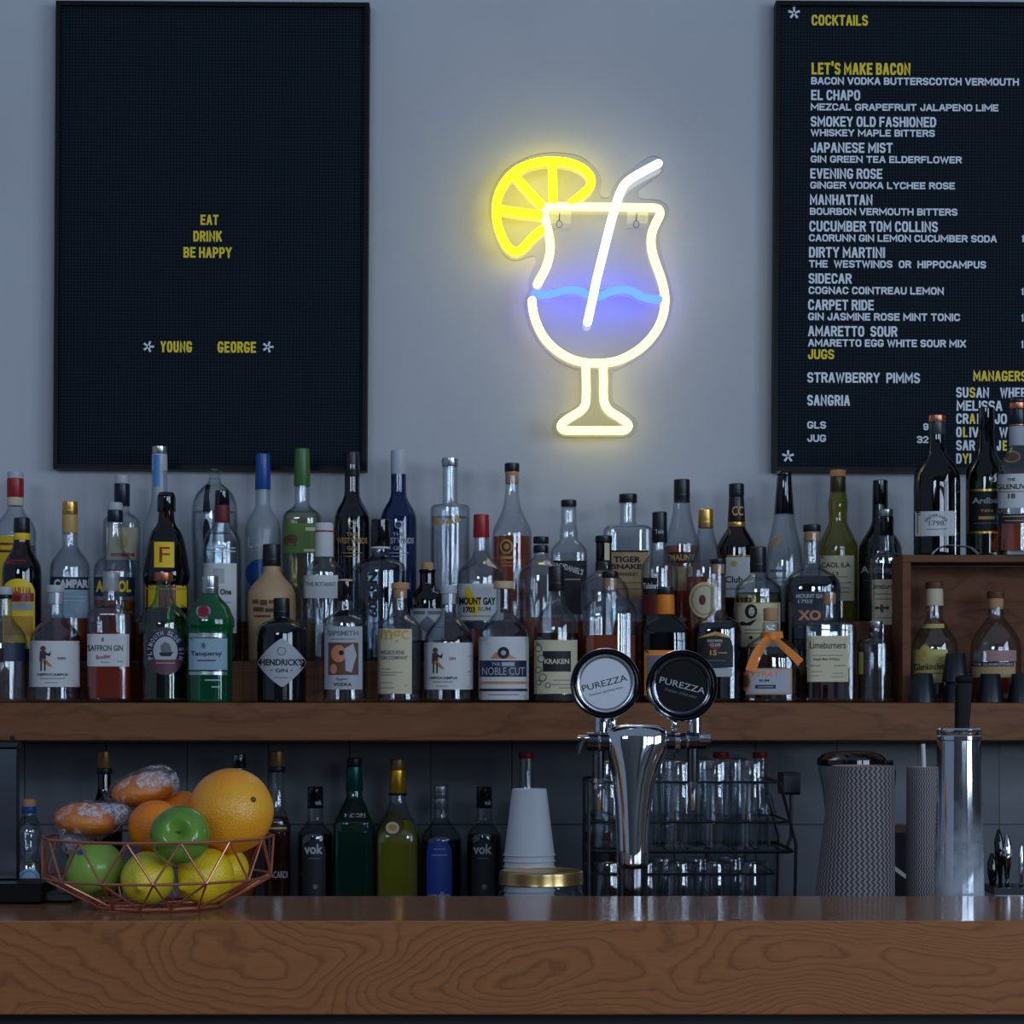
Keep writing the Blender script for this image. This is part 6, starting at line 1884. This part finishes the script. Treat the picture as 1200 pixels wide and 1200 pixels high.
m, nt, N, L = nodes_of('cling film')
N.remove(N['Principled BSDF'])
tr = N.new('ShaderNodeBsdfTransparent'); tr.inputs[0].default_value = (0.92, 0.93, 0.95, 1)
gl = N.new('ShaderNodeBsdfGlossy'); gl.inputs['Roughness'].default_value = 0.12
dff = N.new('ShaderNodeBsdfDiffuse'); dff.inputs['Color'].default_value = rgb(214, 214, 220)
tc = N.new('ShaderNodeTexCoord')
nn1 = N.new('ShaderNodeTexNoise'); nn1.inputs['Scale'].default_value = 95; nn1.inputs['Detail'].default_value = 8; nn1.inputs['Distortion'].default_value = 2.0
L.new(tc.outputs['Object'], nn1.inputs['Vector'])
mr = N.new('ShaderNodeMapRange'); mr.inputs['From Min'].default_value = 0.34; mr.inputs['From Max'].default_value = 0.62; mr.inputs['To Min'].default_value = 0.0; mr.inputs['To Max'].default_value = 0.8
L.new(nn1.outputs['Fac'], mr.inputs['Value'])
nn2 = N.new('ShaderNodeTexNoise'); nn2.inputs['Scale'].default_value = 34; nn2.inputs['Detail'].default_value = 2; nn2.inputs['Distortion'].default_value = 0.8
L.new(tc.outputs['Object'], nn2.inputs['Vector'])
mr2 = N.new('ShaderNodeMapRange'); mr2.inputs['From Min'].default_value = 0.46; mr2.inputs['From Max'].default_value = 0.58
L.new(nn2.outputs['Fac'], mr2.inputs['Value'])
mm_ = N.new('ShaderNodeMath'); mm_.operation = 'MULTIPLY'
L.new(mr.outputs[0], mm_.inputs[0]); L.new(mr2.outputs[0], mm_.inputs[1])
bp = N.new('ShaderNodeBump'); bp.inputs['Strength'].default_value = 1.0; bp.inputs['Distance'].default_value = 0.004
L.new(nn1.outputs['Fac'], bp.inputs['Height']); L.new(bp.outputs['Normal'], gl.inputs['Normal'])
m1 = N.new('ShaderNodeMixShader'); L.new(mm_.outputs[0], m1.inputs[0]); L.new(tr.outputs[0], m1.inputs[1]); L.new(dff.outputs[0], m1.inputs[2])
m2 = N.new('ShaderNodeMixShader'); m2.inputs[0].default_value = 0.10; L.new(m1.outputs[0], m2.inputs[1]); L.new(gl.outputs[0], m2.inputs[2])
L.new(m2.outputs[0], N['Material Output'].inputs[0])
FILM = m


def wrapped(label, px, py, D, ax, ay, az, tail, tilt):
    k = D / F
    c = P(px, py, D)
    t = thing('wrapped_orange', label, 'fruit', c, 'fruit in the copper wire bowl')
    R = Matrix.Rotation(math.radians(tilt), 3, 'Y')

    def ell(s, amp, fr, mat, nm, tails=False):
        w = MB()
        rs = []
        for i in range(25):
            th = math.pi * (i + 0.03) / 24.06
            ring = []
            for j in range(44):
                a = 2 * math.pi * j / 44
                d = Vector((math.sin(th) * math.cos(a), math.sin(th) * math.sin(a), -math.cos(th)))
                f_ = s
                if amp: f_ += amp * (1 - abs(noise.noise(d * fr + Vector((px, 0, 3)))) * 2)
                p = Vector((d.x * ax, d.y * ay, d.z * az)) * k * f_
                # cut face: the lower side of the half fruit is nearly flat
                if d.z < 0: p.z *= 0.8
                if tails:
                    for tx, ty, tz, pw in tail:
                        tv = Vector((tx, ty, tz)).normalized()
                        q = max(0, d.dot(tv)) ** pw
                        p += Vector((tx, ty, tz)) * k * q
                ring.append(R @ p)
            rs.append(ring)
        w.rings(rs, mat)
        return w.build(nm, t, 80 if not tails else 50)
    ell(0.97, 0, 0, peel('cut orange peel', rgb(252, 122, 4), rgb(255, 142, 10), 0.4, 420, 0.5), 'orange_half')
    ell(1.04, 0.11, 3.6, FILM, 'cling_film', True)


wrapped('cut orange in crinkled cling film at the bowl rim, above the stickered apple', 100, 962, 2.815, 37, 35, 22, [(-4, -4, -26, 7), (14, 0, 8, 6)], 6)
wrapped('cut orange in crinkled cling film, topmost beside the grapefruit', 168, 928, 2.872, 38, 34, 22, [(-28, 6, -10, 7), (6, 0, 8, 5)], -8)
